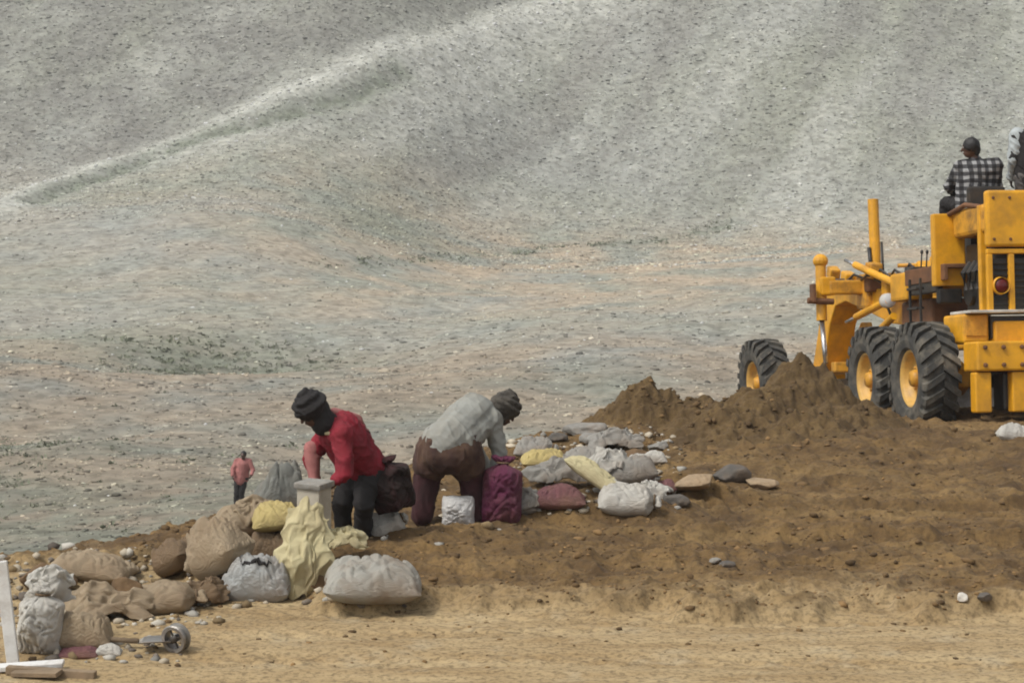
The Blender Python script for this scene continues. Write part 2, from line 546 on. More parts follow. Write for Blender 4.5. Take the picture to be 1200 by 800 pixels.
def np_mesh(name, V, Fc):
    me = bpy.data.meshes.new(name)
    Fc = np.asarray(Fc); n = Fc.shape[1]
    me.vertices.add(len(V)); me.vertices.foreach_set('co', np.asarray(V, np.float32).ravel())
    me.loops.add(Fc.size); me.loops.foreach_set('vertex_index', Fc.astype(np.int32).ravel())
    me.polygons.add(len(Fc))
    me.polygons.foreach_set('loop_start', np.arange(0, Fc.size, n, dtype=np.int32))
    me.update(calc_edges=True)
    return me


def grid_faces(nr, nc):
    i = np.arange(nr * nc).reshape(nr, nc)
    return np.stack([i[:-1, :-1], i[:-1, 1:], i[1:, 1:], i[1:, :-1]], -1).reshape(-1, 4)


class MB:
    def __init__(self):
        self.v = []; self.f = []

    def add(self, vs, fs):
        k = len(self.v)
        self.v += [tuple(p) for p in vs]
        self.f += [tuple(i + k for i in f) for f in fs]
        return self

    def box(self, c, s, rot=(0, 0, 0), taper=1.0, bev=0.0):
        bm = bmesh.new()
        bmesh.ops.create_cube(bm, size=1.0)
        for v in bm.verts:
            t = taper if v.co.z > 0 else 1.0
            v.co = Vector((v.co.x * s[0] * t, v.co.y * s[1] * t, v.co.z * s[2]))
        if bev:
            bmesh.ops.bevel(bm, geom=list(bm.edges), offset=bev, segments=2, affect='EDGES', profile=0.6)
        mt = Matrix.Translation(Vector(c)) @ Euler(rot).to_matrix().to_4x4()
        bm.transform(mt)
        bm.verts.index_update()
        self.add([v.co for v in bm.verts], [[v.index for v in f.verts] for f in bm.faces])
        bm.free()
        return self

    def prism(self, prof, axis, a, b):
        """profile of 2D points extruded along axis from a to b ('x': profile is (y,z))"""
        n = len(prof)
        def P(p, t):
            return {'x': (t, p[0], p[1]), 'y': (p[0], t, p[1]), 'z': (p[0], p[1], t)}[axis]
        vs = [P(p, a) for p in prof] + [P(p, b) for p in prof]
        fs = [tuple(range(n))[::-1], tuple(range(n, 2 * n))]
        fs += [(i, (i + 1) % n, n + (i + 1) % n, n + i) for i in range(n)]
        return self.add(vs, fs)

    def tube(self, pts, r, n=12, cap=True):
        pts = [Vector(p) for p in pts]
        rs = r if isinstance(r, (list, tuple)) else [r] * len(pts)
        d0 = (pts[1] - pts[0]).normalized()
        ref = Vector((0, 0, 1)) if abs(d0.z) < 0.9 else Vector((1, 0, 0))
        k = len(self.v)
        for i, p in enumerate(pts):
            d = (pts[min(i + 1, len(pts) - 1)] - pts[max(i - 1, 0)]).normalized()
            a = d.cross(ref).normalized(); b = d.cross(a)
            for j in range(n):
                t = 2 * math.pi * j / n
                self.v.append(tuple(p + (a * math.cos(t) + b * math.sin(t)) * rs[i]))
        for i in range(len(pts) - 1):
            for j in range(n):
                self.f.append((k + i * n + j, k + i * n + (j + 1) % n, k + (i + 1) * n + (j + 1) % n, k + (i + 1) * n + j))
        if cap:
            self.f.append(tuple(k + j for j in range(n))[::-1])
            self.f.append(tuple(k + (len(pts) - 1) * n + j for j in range(n)))
        return self

    def lathe(self, prof, c=(0, 0, 0), axis='x', n=40):
        """prof: (position along axis, radius)"""
        k = len(self.v)
        for (t, r) in prof:
            for j in range(n):
                a = 2 * math.pi * j / n
                q = (t, r * math.cos(a), r * math.sin(a))
                if axis == 'y': q = (q[1], q[0], q[2])
                if axis == 'z': q = (q[1], q[2], q[0])
                self.v.append((q[0] + c[0], q[1] + c[1], q[2] + c[2]))
        for i in range(len(prof) - 1):
            for j in range(n):
                self.f.append((k + i * n + j, k + i * n + (j + 1) % n, k + (i + 1) * n + (j + 1) % n, k + (i + 1) * n + j))
        return self

    def capsule(self, a, b, ra, rb, n=14):
        a = Vector(a); b = Vector(b)
        d = b - a
        if d.length < 1e-5:
            d = Vector((0, 0, 1)) * 1e-4
        u = d.normalized()
        pts, rs = [], []
        for i in range(5):
            t = math.pi / 2 * (i / 4)
            pts.append(a - u * ra * math.cos(t)); rs.append(max(ra * math.sin(t), 1e-4))
        for i in range(5):
            t = math.pi / 2 * (i / 4)
            pts.append(b + u * rb * math.sin(t)); rs.append(max(rb * math.cos(t), 1e-4))
        # drop duplicates
        P, Q = [pts[0]], [rs[0]]
        for p, r in zip(pts[1:], rs[1:]):
            if (p - P[-1]).length > 1e-6:
                P.append(p); Q.append(r)
        return self.tube(P, Q, n)

    def ellip(self, c, r, rot=None, n=16):
        bm = bmesh.new()
        bmesh.ops.create_uvsphere(bm, u_segments=n, v_segments=n // 2 + 2, radius=1)
        mt = Matrix.Translation(Vector(c)) @ ((rot or Matrix.Identity(3)).to_4x4()) @ Matrix.Diagonal((*r, 1))
        bm.transform(mt); bm.verts.index_update()
        self.add([v.co for v in bm.verts], [[v.index for v in f.verts] for f in bm.faces])
        bm.free()
        return self

    def mesh(self, name):
        me = bpy.data.meshes.new(name)
        me.from_pydata(self.v, [], self.f)
        bm = bmesh.new(); bm.from_mesh(me)
        bmesh.ops.recalc_face_normals(bm, faces=bm.faces)
        bm.to_mesh(me); bm.free()
        return me

    def build(self, name, mat, parent=None, bevel=0.0, smooth=False):
        o = link(name, self.mesh(name), mat, parent, smooth)
        if bevel:
            md = o.modifiers.new("bevel", 'BEVEL')
            md.width = bevel; md.segments = 2; md.limit_method = 'ANGLE'; md.angle_limit = R(40)
        return o


def fuse(mb, name, mat, parent, voxel=0.012, smooth_it=5, wrinkle=0.0, wscale=9.0, seed=0.0, stretch=(1, 1, 1)):
    """voxel-unites the overlapping pieces of mb into one continuous surface"""
    me = mb.mesh(name + "_raw")
    tmp = bpy.data.objects.new("tmp", me)
    COL.objects.link(tmp)
    md = tmp.modifiers.new("r", 'REMESH'); md.mode = 'VOXEL'; md.voxel_size = voxel
    ms = tmp.modifiers.new("s", 'SMOOTH'); ms.factor = 0.5; ms.iterations = smooth_it
    dg = bpy.context.evaluated_depsgraph_get()
    dg.update()
    out = bpy.data.meshes.new_from_object(tmp.evaluated_get(dg))
    bpy.data.objects.remove(tmp); bpy.data.meshes.remove(me)
    out.name = name
    if wrinkle:
        for v in out.vertices:
            p = v.co
            q = Vector((p.x * stretch[0], p.y * stretch[1], p.z * stretch[2])) * wscale + Vector((seed, seed * 2, -seed))
            h = mnoise.noise(q) + 0.4 * mnoise.noise(q * 2.1)
            q2 = Vector((q.x * 1.0 + q.z * 0.8, q.y * 1.0 - q.z * 0.5, q.z * 0.55)) * 1.25
            h += 1.25 * (1 - min(1, abs(mnoise.noise(q2 * 0.8 + Vector((7, 3, 1)))) * 2.0)) ** 3 - 0.4
            h += 0.40 * (1 - min(1, abs(mnoise.noise(q2 * 1.9)) * 2.2)) ** 3
            v.co = p + v.normal * wrinkle * h
    return link(name, out, mat, parent, True)


# ------------------------------------------------------------------ SETTING: ground and hillside
def build_ground():
    uc = np.concatenate([np.linspace(-0.9, -0.31, 60, endpoint=False), np.linspace(-0.31, 0.31, 900, endpoint=False), np.linspace(0.31, 0.9, 61)])
    ys = np.concatenate([np.geomspace(4, 11, 60, endpoint=False), np.geomspace(11, 26, 850, endpoint=False), np.geomspace(26, 46, 160)])
    U, Y = np.meshgrid(uc, ys)
    X = U * Y
    Z = gz(X, Y)
    L = loose_mask(X, Y, 0.40, 0.55)
    Z = np.maximum(Z, -10.5)
    me = np_mesh("ground", np.stack([X, Y, Z], -1).reshape(-1, 3), grid_faces(*X.shape))
    a = me.attributes.new("loose", 'FLOAT', 'POINT')
    a.data.foreach_set('value', L.astype(np.float32).ravel())
    return tag(link("ground", me, M['ground']), kind='structure')


build_ground()

GREY = np.array([0.305, 0.312, 0.282]); GGRN = np.array([0.270, 0.280, 0.218]); TAN = np.array([0.425, 0.350, 0.258])
DARK = np.array([0.235, 0.232, 0.208]); VEG_AND_SHADE = np.array([0.175, 0.195, 0.148]); PALE = np.array([0.42, 0.425, 0.385])


def hill_tint(X, Y):
    def mixv(c, t, k):
        return c * (1 - k[..., None]) + t * k[..., None]
    c = np.broadcast_to(GREY, X.shape + (3,)).copy()
    n1 = fbm(X * 0.035, Y * 0.035, 4); n2 = fbm(X * 0.11 + 40, Y * 0.11, 4); n3 = fbm(X * 0.4, Y * 0.4, 3)
    up = sst(225, 255, Y)
    q = X * 0.9 - Y * 0.42
    st = fbm(q * 0.10, Y * 0.015, 3)
    c = mixv(c, GGRN, np.clip(0.5 + 0.9 * n1, 0, 1) * 0.7)
    c = mixv(c, PALE, np.clip(st * 1.0 + 0.1, 0, 0.6) * up)
    c = mixv(c, DARK, np.clip(-st * 1.1 - 0.05, 0, 0.7) * up)
    low = sst(262, 235, Y + 6 * n2)
    right = sst(-40, -5, X)
    c = mixv(c, TAN, low * np.clip(0.55 + 0.9 * n2, 0, 1) * (0.30 + 0.80 * right * sst(130, 180, Y)) * 0.95)
    # left foreground apron: tan on the mound, greenish lower down
    ap = sst(140, 118, Y)
    c = mixv(c, TAN * 0.9, ap * np.clip(0.65 + 0.8 * n2, 0, 1) * 0.9)
    c = mixv(c, GGRN * 0.80, sst(88, 60, Y + 12 * n2) * np.clip(0.75 + 0.8 * n3, 0, 1) * 0.9)
    c = mixv(c, VEG_AND_SHADE, gauss(X, Y, -18.5, 128, 9, 9) * np.clip(0.9 + n3, 0, 1) * 0.95)
    c = mixv(c, VEG_AND_SHADE * 1.15, gauss(X, Y, -15, 226, 9, 16) * 0.8)
    dt, _ = poly_d(X, Y, TERR)
    c = mixv(c, VEG_AND_SHADE, np.exp(-(dt / 1.6) ** 2) * np.clip(0.35 + 1.2 * n3, 0, 1) * 0.8)
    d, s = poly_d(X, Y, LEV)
    c = mixv(c, PALE * 1.22, np.exp(-(d / 3.6) ** 2) * 0.95)  # light on the levee crest put into the colour, over its pale gravel
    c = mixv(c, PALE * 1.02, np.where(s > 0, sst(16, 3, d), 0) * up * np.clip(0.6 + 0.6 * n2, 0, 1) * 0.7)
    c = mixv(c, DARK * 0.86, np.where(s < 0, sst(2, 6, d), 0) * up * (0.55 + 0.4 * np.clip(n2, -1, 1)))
    d2, s2 = poly_d(X, Y, CHAN)
    c = mixv(c, VEG_AND_SHADE * 1.05, np.exp(-(d2 / 2.0) ** 2) * np.clip(0.9 + 0.6 * n3, 0, 1) * 0.95)  # shade in the channel put into the colour, using the plant tone
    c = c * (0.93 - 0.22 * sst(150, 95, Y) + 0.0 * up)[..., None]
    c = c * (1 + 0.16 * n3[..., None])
    return np.clip(c, 0.02, 0.8)


def add_tint(me, T):
    a = me.attributes.new("tint", 'FLOAT_COLOR', 'POINT')
    rgba = np.ones((len(T), 4), np.float32); rgba[:, :3] = T
    a.data.foreach_set('color', rgba.ravel())


def build_hill():
    uc = np.concatenate([np.linspace(-0.95, -0.31, 110, endpoint=False), np.linspace(-0.31, 0.31, 720, endpoint=False), np.linspace(0.31, 0.95, 111)])
    ys = np.concatenate([np.geomspace(20, 200, 420, endpoint=False), np.linspace(200, 325, 460, endpoint=False), np.geomspace(325, 430, 90)])
    U, Y = np.meshgrid(uc, ys)
    X = U * Y
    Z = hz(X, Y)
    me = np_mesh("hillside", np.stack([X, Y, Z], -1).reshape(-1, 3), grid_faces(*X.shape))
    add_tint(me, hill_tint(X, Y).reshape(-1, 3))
    return tag(link("hillside", me, M['hill']), kind='structure')


build_hill()


def ico(sub):
    bm = bmesh.new()
    bmesh.ops.create_icosphere(bm, subdivisions=sub, radius=1)
    V = np.array([v.co[:] for v in bm.verts]); Fc = np.array([[v.index for v in f.verts] for f in bm.faces])
    bm.free()
    return V, Fc


def scatter(name, P, size, tint, mat, kind, label, cat, squash=0.6, seed=5, sink=0.25, sub=1):
    r = np.random.default_rng(seed)
    V0, F0 = ico(sub)
    n, k = len(P), len(V0)
    rad = 1 + r.uniform(-0.33, 0.33, (n, k))
    V = V0[None] * rad[..., None]
    sc = np.stack([r.uniform(0.7, 1.35, n), r.uniform(0.7, 1.35, n), squash * r.uniform(0.6, 1.3, n)], -1)
    V = V * sc[:, None]
    a = r.uniform(0, 2 * np.pi, n)
    c, s = np.cos(a)[:, None], np.sin(a)[:, None]
    V = np.stack([V[..., 0] * c - V[..., 1] * s, V[..., 0] * s + V[..., 1] * c, V[..., 2]], -1)
    V = V * size[:, None, None]
    V = V + P[:, None]
    V[..., 2] += (size * squash * (0.5 - sink))[:, None]
    Fc = (F0[None] + (np.arange(n) * k)[:, None, None]).reshape(-1, 3)
    me = np_mesh(name, V.reshape(-1, 3), Fc)
    if tint is not None:
        add_tint(me, np.repeat(tint, k, 0))
    o = link(name, me, mat, None, False)
    return tag(o, label, cat, kind=kind)


# scree stones on the far slope and the valley floor
n1, n2 = 30000, 60000
Yn = np.concatenate([np.exp(rng.uniform(math.log(38), math.log(205), n1)), rng.uniform(205, 322, n2)])
Un = rng.uniform(-0.36, 0.36, n1 + n2)
Xn = Un * Yn
keep = (edge_d(Xn, Yn) < -9)
Xn, Yn = Xn[keep], Yn[keep]
sz = np.minimum(0.036 * (Yn / 60) ** 0.80 * np.exp(rng.normal(0, 0.45, len(Yn))), 0.10 * (Yn / 60) ** 0.8)
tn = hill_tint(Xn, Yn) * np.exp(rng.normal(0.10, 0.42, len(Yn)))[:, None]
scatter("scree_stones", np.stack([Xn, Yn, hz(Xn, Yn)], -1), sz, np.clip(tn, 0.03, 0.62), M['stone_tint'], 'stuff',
        "loose grey scree stones strewn over the far slope and valley floor", "scree", seed=8, squash=0.55, sink=0.46)

nb = 5200
Yb = np.exp(rng.uniform(math.log(38), math.log(150), nb)); Xb = rng.uniform(-0.34, 0.2, nb) * Yb
kp = edge_d(Xb, Yb) < -9
Xb, Yb = Xb[kp], Yb[kp]
sb = 0.062 * (Yb / 60) ** 0.7 * np.exp(rng.normal(0, 0.38, len(Xb)))
tb = hill_tint(Xb, Yb) * (rng.choice([0.45, 0.75, 1.05, 1.55], len(Xb)))[:, None] * np.exp(rng.normal(0, 0.15, len(Xb)))[:, None]
scatter("apron_stones", np.stack([Xb, Yb, hz(Xb, Yb)], -1), sb, np.clip(tb, 0.05, 0.5), M['stone_tint'], 'stuff',
        "larger loose stones on the valley floor below the road", "stones", seed=18, squash=0.5, sink=0.32, sub=2)

# sparse low plants in the hollow and on the apron
pl = []
for (cx, cy, rx, ry, cnt) in [(-18.5, 127, 5.5, 7, 420), (-22, 68, 9, 16, 600)]:
    pl.append(np.stack([rng.normal(cx, rx * 0.6, cnt), rng.normal(cy, ry * 0.6, cnt)], -1))
TA = np.array(TERR)
ti = rng.uniform(0, len(TA) - 1.001, 110); tk0 = ti.astype(int); tf = (ti - tk0)[:, None]
pl.append(TA[tk0] * (1 - tf) + TA[tk0 + 1] * tf + rng.normal(0, 1.0, (110, 2)))
PX = np.concatenate(pl)
PX = PX[(PX[:, 1] > 38) & (edge_d(PX[:, 0], PX[:, 1]) < -10)]
lv = []
zz = hz(PX[:, 0], PX[:, 1])
h0 = 0.036 * (PX[:, 1] / 60) ** 0.8 * np.exp(rng.normal(0, 0.35, len(PX)))
nl = 14
ctr = np.repeat(np.stack([PX[:, 0], PX[:, 1], zz], -1), nl, 0)
hh = np.repeat(h0, nl)
off = rng.normal(0, 1, (len(ctr), 3)) * np.array([1.6, 1.6, 0.7]); off[:, 2] = np.abs(off[:, 2])
ctr = ctr + off * hh[:, None]
tri = rng.normal(0, 1, (len(ctr), 3, 3)) * hh[:, None, None] * 0.85
V = (ctr[:, None] + tri).reshape(-1, 3)
lo = link("ground_cover", np_mesh("ground_cover", V, np.arange(len(V)).reshape(-1, 3)), M['leaf'], None, False)
tag(lo, "sparse dull green plants in the hollows of the valley", "ground cover", kind='stuff')

# clods of soil on the loose dirt
nc = 15000
Yc = 3.1 / rng.uniform(3.1 / 24.5, 3.1 / 11.8, nc) ; Xc = rng.uniform(-0.33, 0.33, nc) * Yc
Lc = loose_mask(Xc, Yc); dc = edge_d(Xc, Yc)
kp = (rng.random(nc) < 0.06 + 0.9 * Lc) & (dc > -0.3)
Xc, Yc = Xc[kp], Yc[kp]
sc_ = 0.0095 * np.exp(rng.normal(0, 0.55, len(Xc)))
tc = np.array([0.125, 0.075, 0.030]) * np.exp(rng.normal(0, 0.35, len(Xc)))[:, None]
scatter("soil_clods", np.stack([Xc, Yc, gz(Xc, Yc)], -1), sc_, tc, M['stone_tint'], 'stuff',
        "small clods of brown soil scattered over the loose dirt", "soil clods", squash=0.62, seed=21, sub=1, sink=0.4)


hm = bpy.data.materials.new("haze_air"); hm.use_nodes = True
hm.node_tree.nodes.clear()
ho_ = hm.node_tree.nodes.new("ShaderNodeOutputMaterial"); hv = hm.node_tree.nodes.new("ShaderNodeVolumePrincipled")
hv.inputs['Color'].default_value = (0.90, 0.92, 0.92, 1)
hv.inputs['Density'].default_value = 0.0007
hv.inputs['Anisotropy'].default_value = 0.2
hm.node_tree.links.new(hv.outputs[0], ho_.inputs['Volume'])
hb_ = MB().box((0, 207, 48), (900, 480, 124)).build("haze", hm)
tag(hb_, "thin pale haze in the air of the valley", "haze", kind='stuff')

# ------------------------------------------------------------------ dirt heaps
def heap(label, cx, cy, rx, ry, h, seed, peaks, n=150):
    t = np.linspace(-1, 1, n)
    A, B = np.meshgrid(t, t)
    X = cx + A * rx; Y = cy + B * ry
    z = np.zeros_like(X)
    for (ax, ay, w, hh) in peaks:
        d = np.hypot((A - ax) / w, (B - ay) / w)
        z = np.maximum(z, hh * (0.5 * np.clip(1 - d, 0, 1) + 0.5 * np.clip(1 - d * d, 0, 1) ** 2)) + 0.08 * hh * np.exp(-(d * 1.6) ** 2)
    z = h * z
    m = sst(0.0, 0.15, z)
    z = z + m * (0.08 * fbm(X * 2.0 + seed, Y * 2.0, 4) + 0.05 * (1 - np.abs(pn(X * 4 + seed, Y * 4))) - 0.03 + 0.05 * fbm(X * 8, Y * 8, 3) + 0.05 * np.maximum(0, pn(X * 6 + seed, Y * 6)))
    r = np.maximum(np.abs(A), np.abs(B))
    base = gz(X, Y, False)
    Z = np.maximum(base, grd(cx, cy) - 0.4) * 1.0 + z - 0.06 * sst(0.75, 1.0, r) - 0.02
    Z = np.where(z < 0.012, Z - 0.06, Z)
    o0 = np.array([cx, cy, 0])
    me = np_mesh("dirt_heap", np.stack([X - cx, Y - cy, Z], -1).reshape(-1, 3), grid_faces(n, n))
    o = link("dirt_heap", me, M['heap'])
    o.location = (cx, cy, 0)
    return tag(o, label, "dirt heap", "heaps of loose soil on the road edge")


heap("small peaked heap of brown soil standing against the grey scree", 1.56, 21.7, 1.15, 0.85, 0.52, 3.0,
     [(-0.02, 0.0, 0.62, 0.92), (0.30, -0.05, 0.62, 0.50), (-0.36, 0.0, 0.6, 0.45)])
heap("large sloping heap of brown soil in front of the grader's front wheel", 3.02, 21.75, 1.75, 1.75, 0.74, 8.0,
     [(0.14, 0.30, 0.42, 0.92), (0.30, 0.28, 0.40, 0.78), (0.06, 0.08, 0.48, 0.60), (-0.14, -0.12, 0.5, 0.48), (-0.36, -0.35, 0.55, 0.36),
      (0.25, -0.1, 0.55, 0.42), (0.5, 0.1, 0.45, 0.36), (0.05, -0.40, 0.5, 0.30), (-0.1, -0.55, 0.42, 0.2)], 210)



hp = []
for (cx, cy, rx, ry, cnt) in [(1.56, 21.6, 0.75, 0.55, 150), (2.9, 21.2, 1.1, 1.0, 240)]:
    hp.append(np.stack([rng.normal(cx, rx * 0.75, cnt), rng.normal(cy, ry * 0.75, cnt)], -1))
hp = np.concatenate(hp)
deps_ = bpy.context.evaluated_depsgraph_get(); deps_.update()
from mathutils.bvhtree import BVHTree
trees = []
for o_ in [q for q in COL.objects if q.name.startswith('dirt_heap')]:
    trees.append((o_.location.copy(), BVHTree.FromObject(o_, deps_)))
hz_ = gz(hp[:, 0], hp[:, 1])
for i_, (hx, hy) in enumerate(hp):
    for loc_, tr in trees:
        r_ = tr.ray_cast(Vector((hx, hy, 8)) - loc_, Vector((0, 0, -1)))
        if r_[0] is not None:
            hz_[i_] = max(hz_[i_], r_[0].z + loc_.z)
hs_ = np.minimum(0.018 * np.exp(rng.normal(0, 0.5, len(hp))), 0.05)
ht_ = np.array([0.105, 0.063, 0.025]) * np.exp(rng.normal(0, 0.35, len(hp)))[:, None]
scatter("heap_clods", np.concatenate([hp, hz_[:, None]], 1), hs_, ht_, M['stone_tint'], 'stuff', "lumps of soil tumbled down the two dirt heaps", "soil lumps", squash=0.7, seed=44, sub=1)

# ------------------------------------------------------------------ motor grader
GO = Vector((5.80, 23.93, -0.23))
GROT = Euler((R(-6.9), 0, R(9.0)), 'XYZ')
grader = empty("motor_grader", GO, GROT)
tag(grader, "yellow six wheeled motor grader cut by the right edge of the picture", "motor grader")
GM = Matrix.Translation(GO) @ GROT.to_matrix().to_4x4()


def G(x, y, z):
    return GM @ Vector((x, y, z))


def make_tyre():
    mb = MB()
    r, w = 0.63, 0.22
    prof = [(-w * 0.72, 0.33), (-w * 0.95, 0.37), (-w * 1.02, 0.46), (-w * 0.98, 0.55), (-w * 0.82, 0.615), (-w * 0.4, r),
            (w * 0.4, r), (w * 0.82, 0.615), (w * 0.98, 0.55), (w * 1.02, 0.46), (w * 0.95, 0.37), (w * 0.72, 0.33)]
    mb.lathe(prof, n=56)
    nl = 22
    for k in range(nl):
        for side in (-1, 1):
            a0 = 2 * math.pi * (k + (0.5 if side > 0 else 0)) / nl
            # a slanted lug from the centre line to the shoulder
            vs = []
            for t, rr in ((0.0, r + 0.045), (0.5, r + 0.045), (0.95, 0.665), (1.04, 0.60)):
                x = side * t * w
                a = a0 + t * 0.22
                hw = 0.052 + 0.012 * t
                for da in (-hw, hw):
                    aa = a + da
                    vs.append((x, rr * math.cos(aa), rr * math.sin(aa)))
                for da in (-hw * 1.25, hw * 1.25):
                    aa = a + da
                    q = rr - 0.07
                    vs.append((x, q * math.cos(aa), q * math.sin(aa)))
            fs = []
            for i in range(3):
                b = i * 4
                fs += [(b, b + 1, b + 5, b + 4), (b, b + 4, b + 6, b + 2), (b + 1, b + 3, b + 7, b + 5)]
            fs += [(0, 2, 3, 1), (12, 13, 15, 14)]
            mb.add(vs, fs)
    return mb.mesh("tyre")


def make_rim():
    mb = MB()
    for s in (-1, 1):
        pr = [(s * 0.165, 0.345), (s * 0.175, 0.325), (s * 0.12, 0.30), (s * 0.05, 0.285), (s * 0.035, 0.20), (s * 0.06, 0.19), (s * 0.065, 0.11)]
        mb.lathe(pr, n=40)
    return mb.mesh("rim")


def make_hub():
    mb = MB()
    mb.lathe([(-0.16, 0.0005), (-0.16, 0.085), (-0.13, 0.10), (-0.06, 0.115), (0.06, 0.115), (0.13, 0.10), (0.16, 0.085), (0.16, 0.0005)], n=24)
    for s in (-1, 1):
        for k in range(10):
            a = 2 * math.pi * k / 10
            mb.lathe([(s * 0.05, 0.014), (s * 0.085, 0.014), (s * 0.085, 0.0005)], (0, 0.155 * math.cos(a), 0.155 * math.sin(a)), n=6)
    return mb.mesh("hub")


TY, RM, HB = make_tyre(), make_rim(), make_hub()
TY.materials.append(M['rubber']); RM.materials.append(M['rim']); HB.materials.append(M['yellow_worn'])
for me_ in (RM, HB):
    me_.polygons.foreach_set('use_smooth', np.ones(len(me_.polygons), bool))


def wheel(x, y, z, spin=0.0, steer=0.0, lean=0.0, k=1.0):
    w = empty("wheel", (x, y, z), (spin, lean, steer), grader)
    w.scale = (k, k, k)
    for nm, me in (("tyre", TY), ("rim", RM), ("hub", HB)):
        o = bpy.data.objects.new(nm, me); COL.objects.link(o); o.parent = w
    return w


WR = 0.665
for sx in (-1, 1):
    wheel(sx * 1.05, -0.78, WR, 0.1 + sx)
    wheel(sx * 1.05, 0.80, WR, 0.6 + sx)
    wheel(sx * 1.02, 6.0, WR, 0.3, R(3), R(-3 * 1))

for sx in (-1, 1):
    mb = MB()
    mb.prism([(-1.15, 0.56), (-0.95, 0.46), (0.95, 0.46), (1.15, 0.56), (1.15, 0.78), (0.8, 0.90), (-0.8, 0.90), (-1.15, 0.78)], 'x', sx * 0.62, sx * 0.82)
    mb.build("tandem_case", M['yellow_worn'], grader, 0.02)
MB().tube([(-0.9, 0.0, 0.68), (0.9, 0.0, 0.68)], 0.14, 16).build("rear_axle", M['black'], grader, smooth=False)

# rear frame with counterweight plates
mb = MB()
mb.box((0, -1.62, 0.90), (1.62, 0.42, 0.34))
mb.box((0, -0.5, 1.16), (0.86, 1.9, 0.30))
mb.build("rear_frame", M['yellow'], grader, 0.025)
for x0, wd in ((-0.72, 0.20), (0.10, 0.95)):
    MB().box((x0, -1.70, 0.49), (wd, 0.16, 0.46)).build("counterweight", M['yellow'], grader, 0.02)
MB().box((-0.26, -1.5, 0.50), (0.35, 0.3, 0.44)).build("rear_axle_housing", M['black'], grader, 0.03)
mb = MB().box((-0.62, -1.05, 1.23), (0.32, 0.62, 0.34))
tk = mb.build("tool_box", M['yellow'], grader, 0.03)
MB().box((-0.62, -1.37, 1.26), (0.26, 0.02, 0.24)).build("lid", M['yellow_worn'], tk, 0.008)
MB().box((-0.20, -1.2, 1.42), (1.1, 0.62, 0.035)).build("step_plate", M['pale'], grader, 0.008)
# radiator and engine hood above the rear frame
eh = MB().box((0, -0.80, 2.52), (0.94, 0.95, 0.34)).build("engine_hood", M['yellow_worn'], grader, 0.05)
mb = MB(); mb.box((0, -0.75, 1.86), (0.62, 0.85, 0.82), bev=0.04)
for k in range(4):
    mb.tube([(-0.30, -0.45 - 0.17 * k, 2.05), (-0.40, -0.45 - 0.17 * k, 1.92), (-0.36, -0.45 - 0.17 * k, 1.72)], 0.035, 8)
mb.lathe([(-0.36, 0.0005), (-0.36, 0.14), (-0.30, 0.15), (-0.28, 0.0005)], (0, -0.5, 1.68), 'x', 20)
mb.build("engine_block", M['black'], grader)
MB().box((0.0, -1.32, 1.74), (0.86, 0.05, 0.60)).build("radiator", M['black'], eh, 0.01)
mb = MB()
for x in (-0.445, -0.18, 0.12, 0.43):
    mb.box((x, -1.365, 1.76), (0.07, 0.06, 0.66))
mb.box((0, -1.365, 2.12), (0.96, 0.06, 0.06))
mb.build("grille_frame", M['yellow'], eh, 0.012)
mb = MB()
for k in range(8):
    mb.box((0, -1.352, 1.50 + k * 0.068), (0.84, 0.02, 0.022), (R(25), 0, 0))
mb.build("grille_slats", M['black'], eh)
MB().box((0, -1.36, 2.50), (0.96, 0.12, 0.66)).build("rear_cowl", M['yellow'], eh, 0.035)
for sx in (-0.32, 0.30):
    tl = MB().lathe([(-1.43, 0.0005), (-1.43, 0.075), (-1.40, 0.085), (-1.36, 0.085)], (sx, 0, 1.72), 'y', 24).build("tail_light", M['red_glass'], eh, smooth=True)
    MB().lathe([(-1.415, 0.088), (-1.44, 0.095), (-1.36, 0.105), (-1.35, 0.10)], (sx, 0, 1.72), 'y', 24).build("bezel", M['yellow'], tl, smooth=True)
MB().box((0.0, -1.33, 1.24), (0.90, 0.12, 0.26)).build("oil_cooler", M['black'], grader, 0.01)
mb = MB(); mb.tube([(0.43, -0.6, 2.5), (0.43, -0.6, 2.9), (0.45, -0.66, 3.0)], 0.045, 14)
mb.build("exhaust_pipe", M['rust'], eh, smooth=True)
# post, hand rails, platform, seat, dash
MB().box((-0.44, -1.16, 2.04), (0.085, 0.085, 1.27)).build("corner_post", M['yellow'], grader, 0.012)
MB().box((-0.50, -0.25, 2.22), (0.40, 0.12, 0.88), bev=0.02).build("cab_side_panel", M['yellow'], grader)
mb = MB()
mb.box((-0.56, 0.35, 1.80), (0.10, 0.9, 0.16), bev=0.02); mb.box((-0.50, -0.25, 1.66), (0.30, 0.10, 0.18), bev=0.02)
mb.build("cab_mount", M['black'], grader)
mb = MB().tube([(-0.44, -1.16, 2.66), (-0.47, -0.75, 2.72), (-0.50, -0.25, 2.64)], 0.03, 10)
mb.build("hand_rail", M['rust'], grader, smooth=True)
mb = MB(); mb.box((0.0, 0.25, 2.02), (1.25, 1.35, 0.05)); mb.box((-0.60, 0.25, 1.93), (0.05, 1.35, 0.16)); mb.box((0.60, 0.25, 1.93), (0.05, 1.35, 0.16))
mb.build("platform", M['rust'], grader, 0.01)
mb = MB(); mb.box((0, 0.0, 2.34), (0.34, 0.34, 0.60)); mb.box((0, 0.0, 2.66), (0.50, 0.48, 0.10), bev=0.03); mb.box((0, -0.25, 2.82), (0.48, 0.08, 0.35), bev=0.03)
mb.build("seat", M['black'], grader)
mb = MB().prism([(0.70, 1.70), (1.02, 1.70), (0.96, 2.42), (0.84, 2.52), (0.76, 2.46)], 'x', -0.17, 0.21)
dash = mb.build("dash_console", M['yellow'], grader, 0.03)
mb = MB()
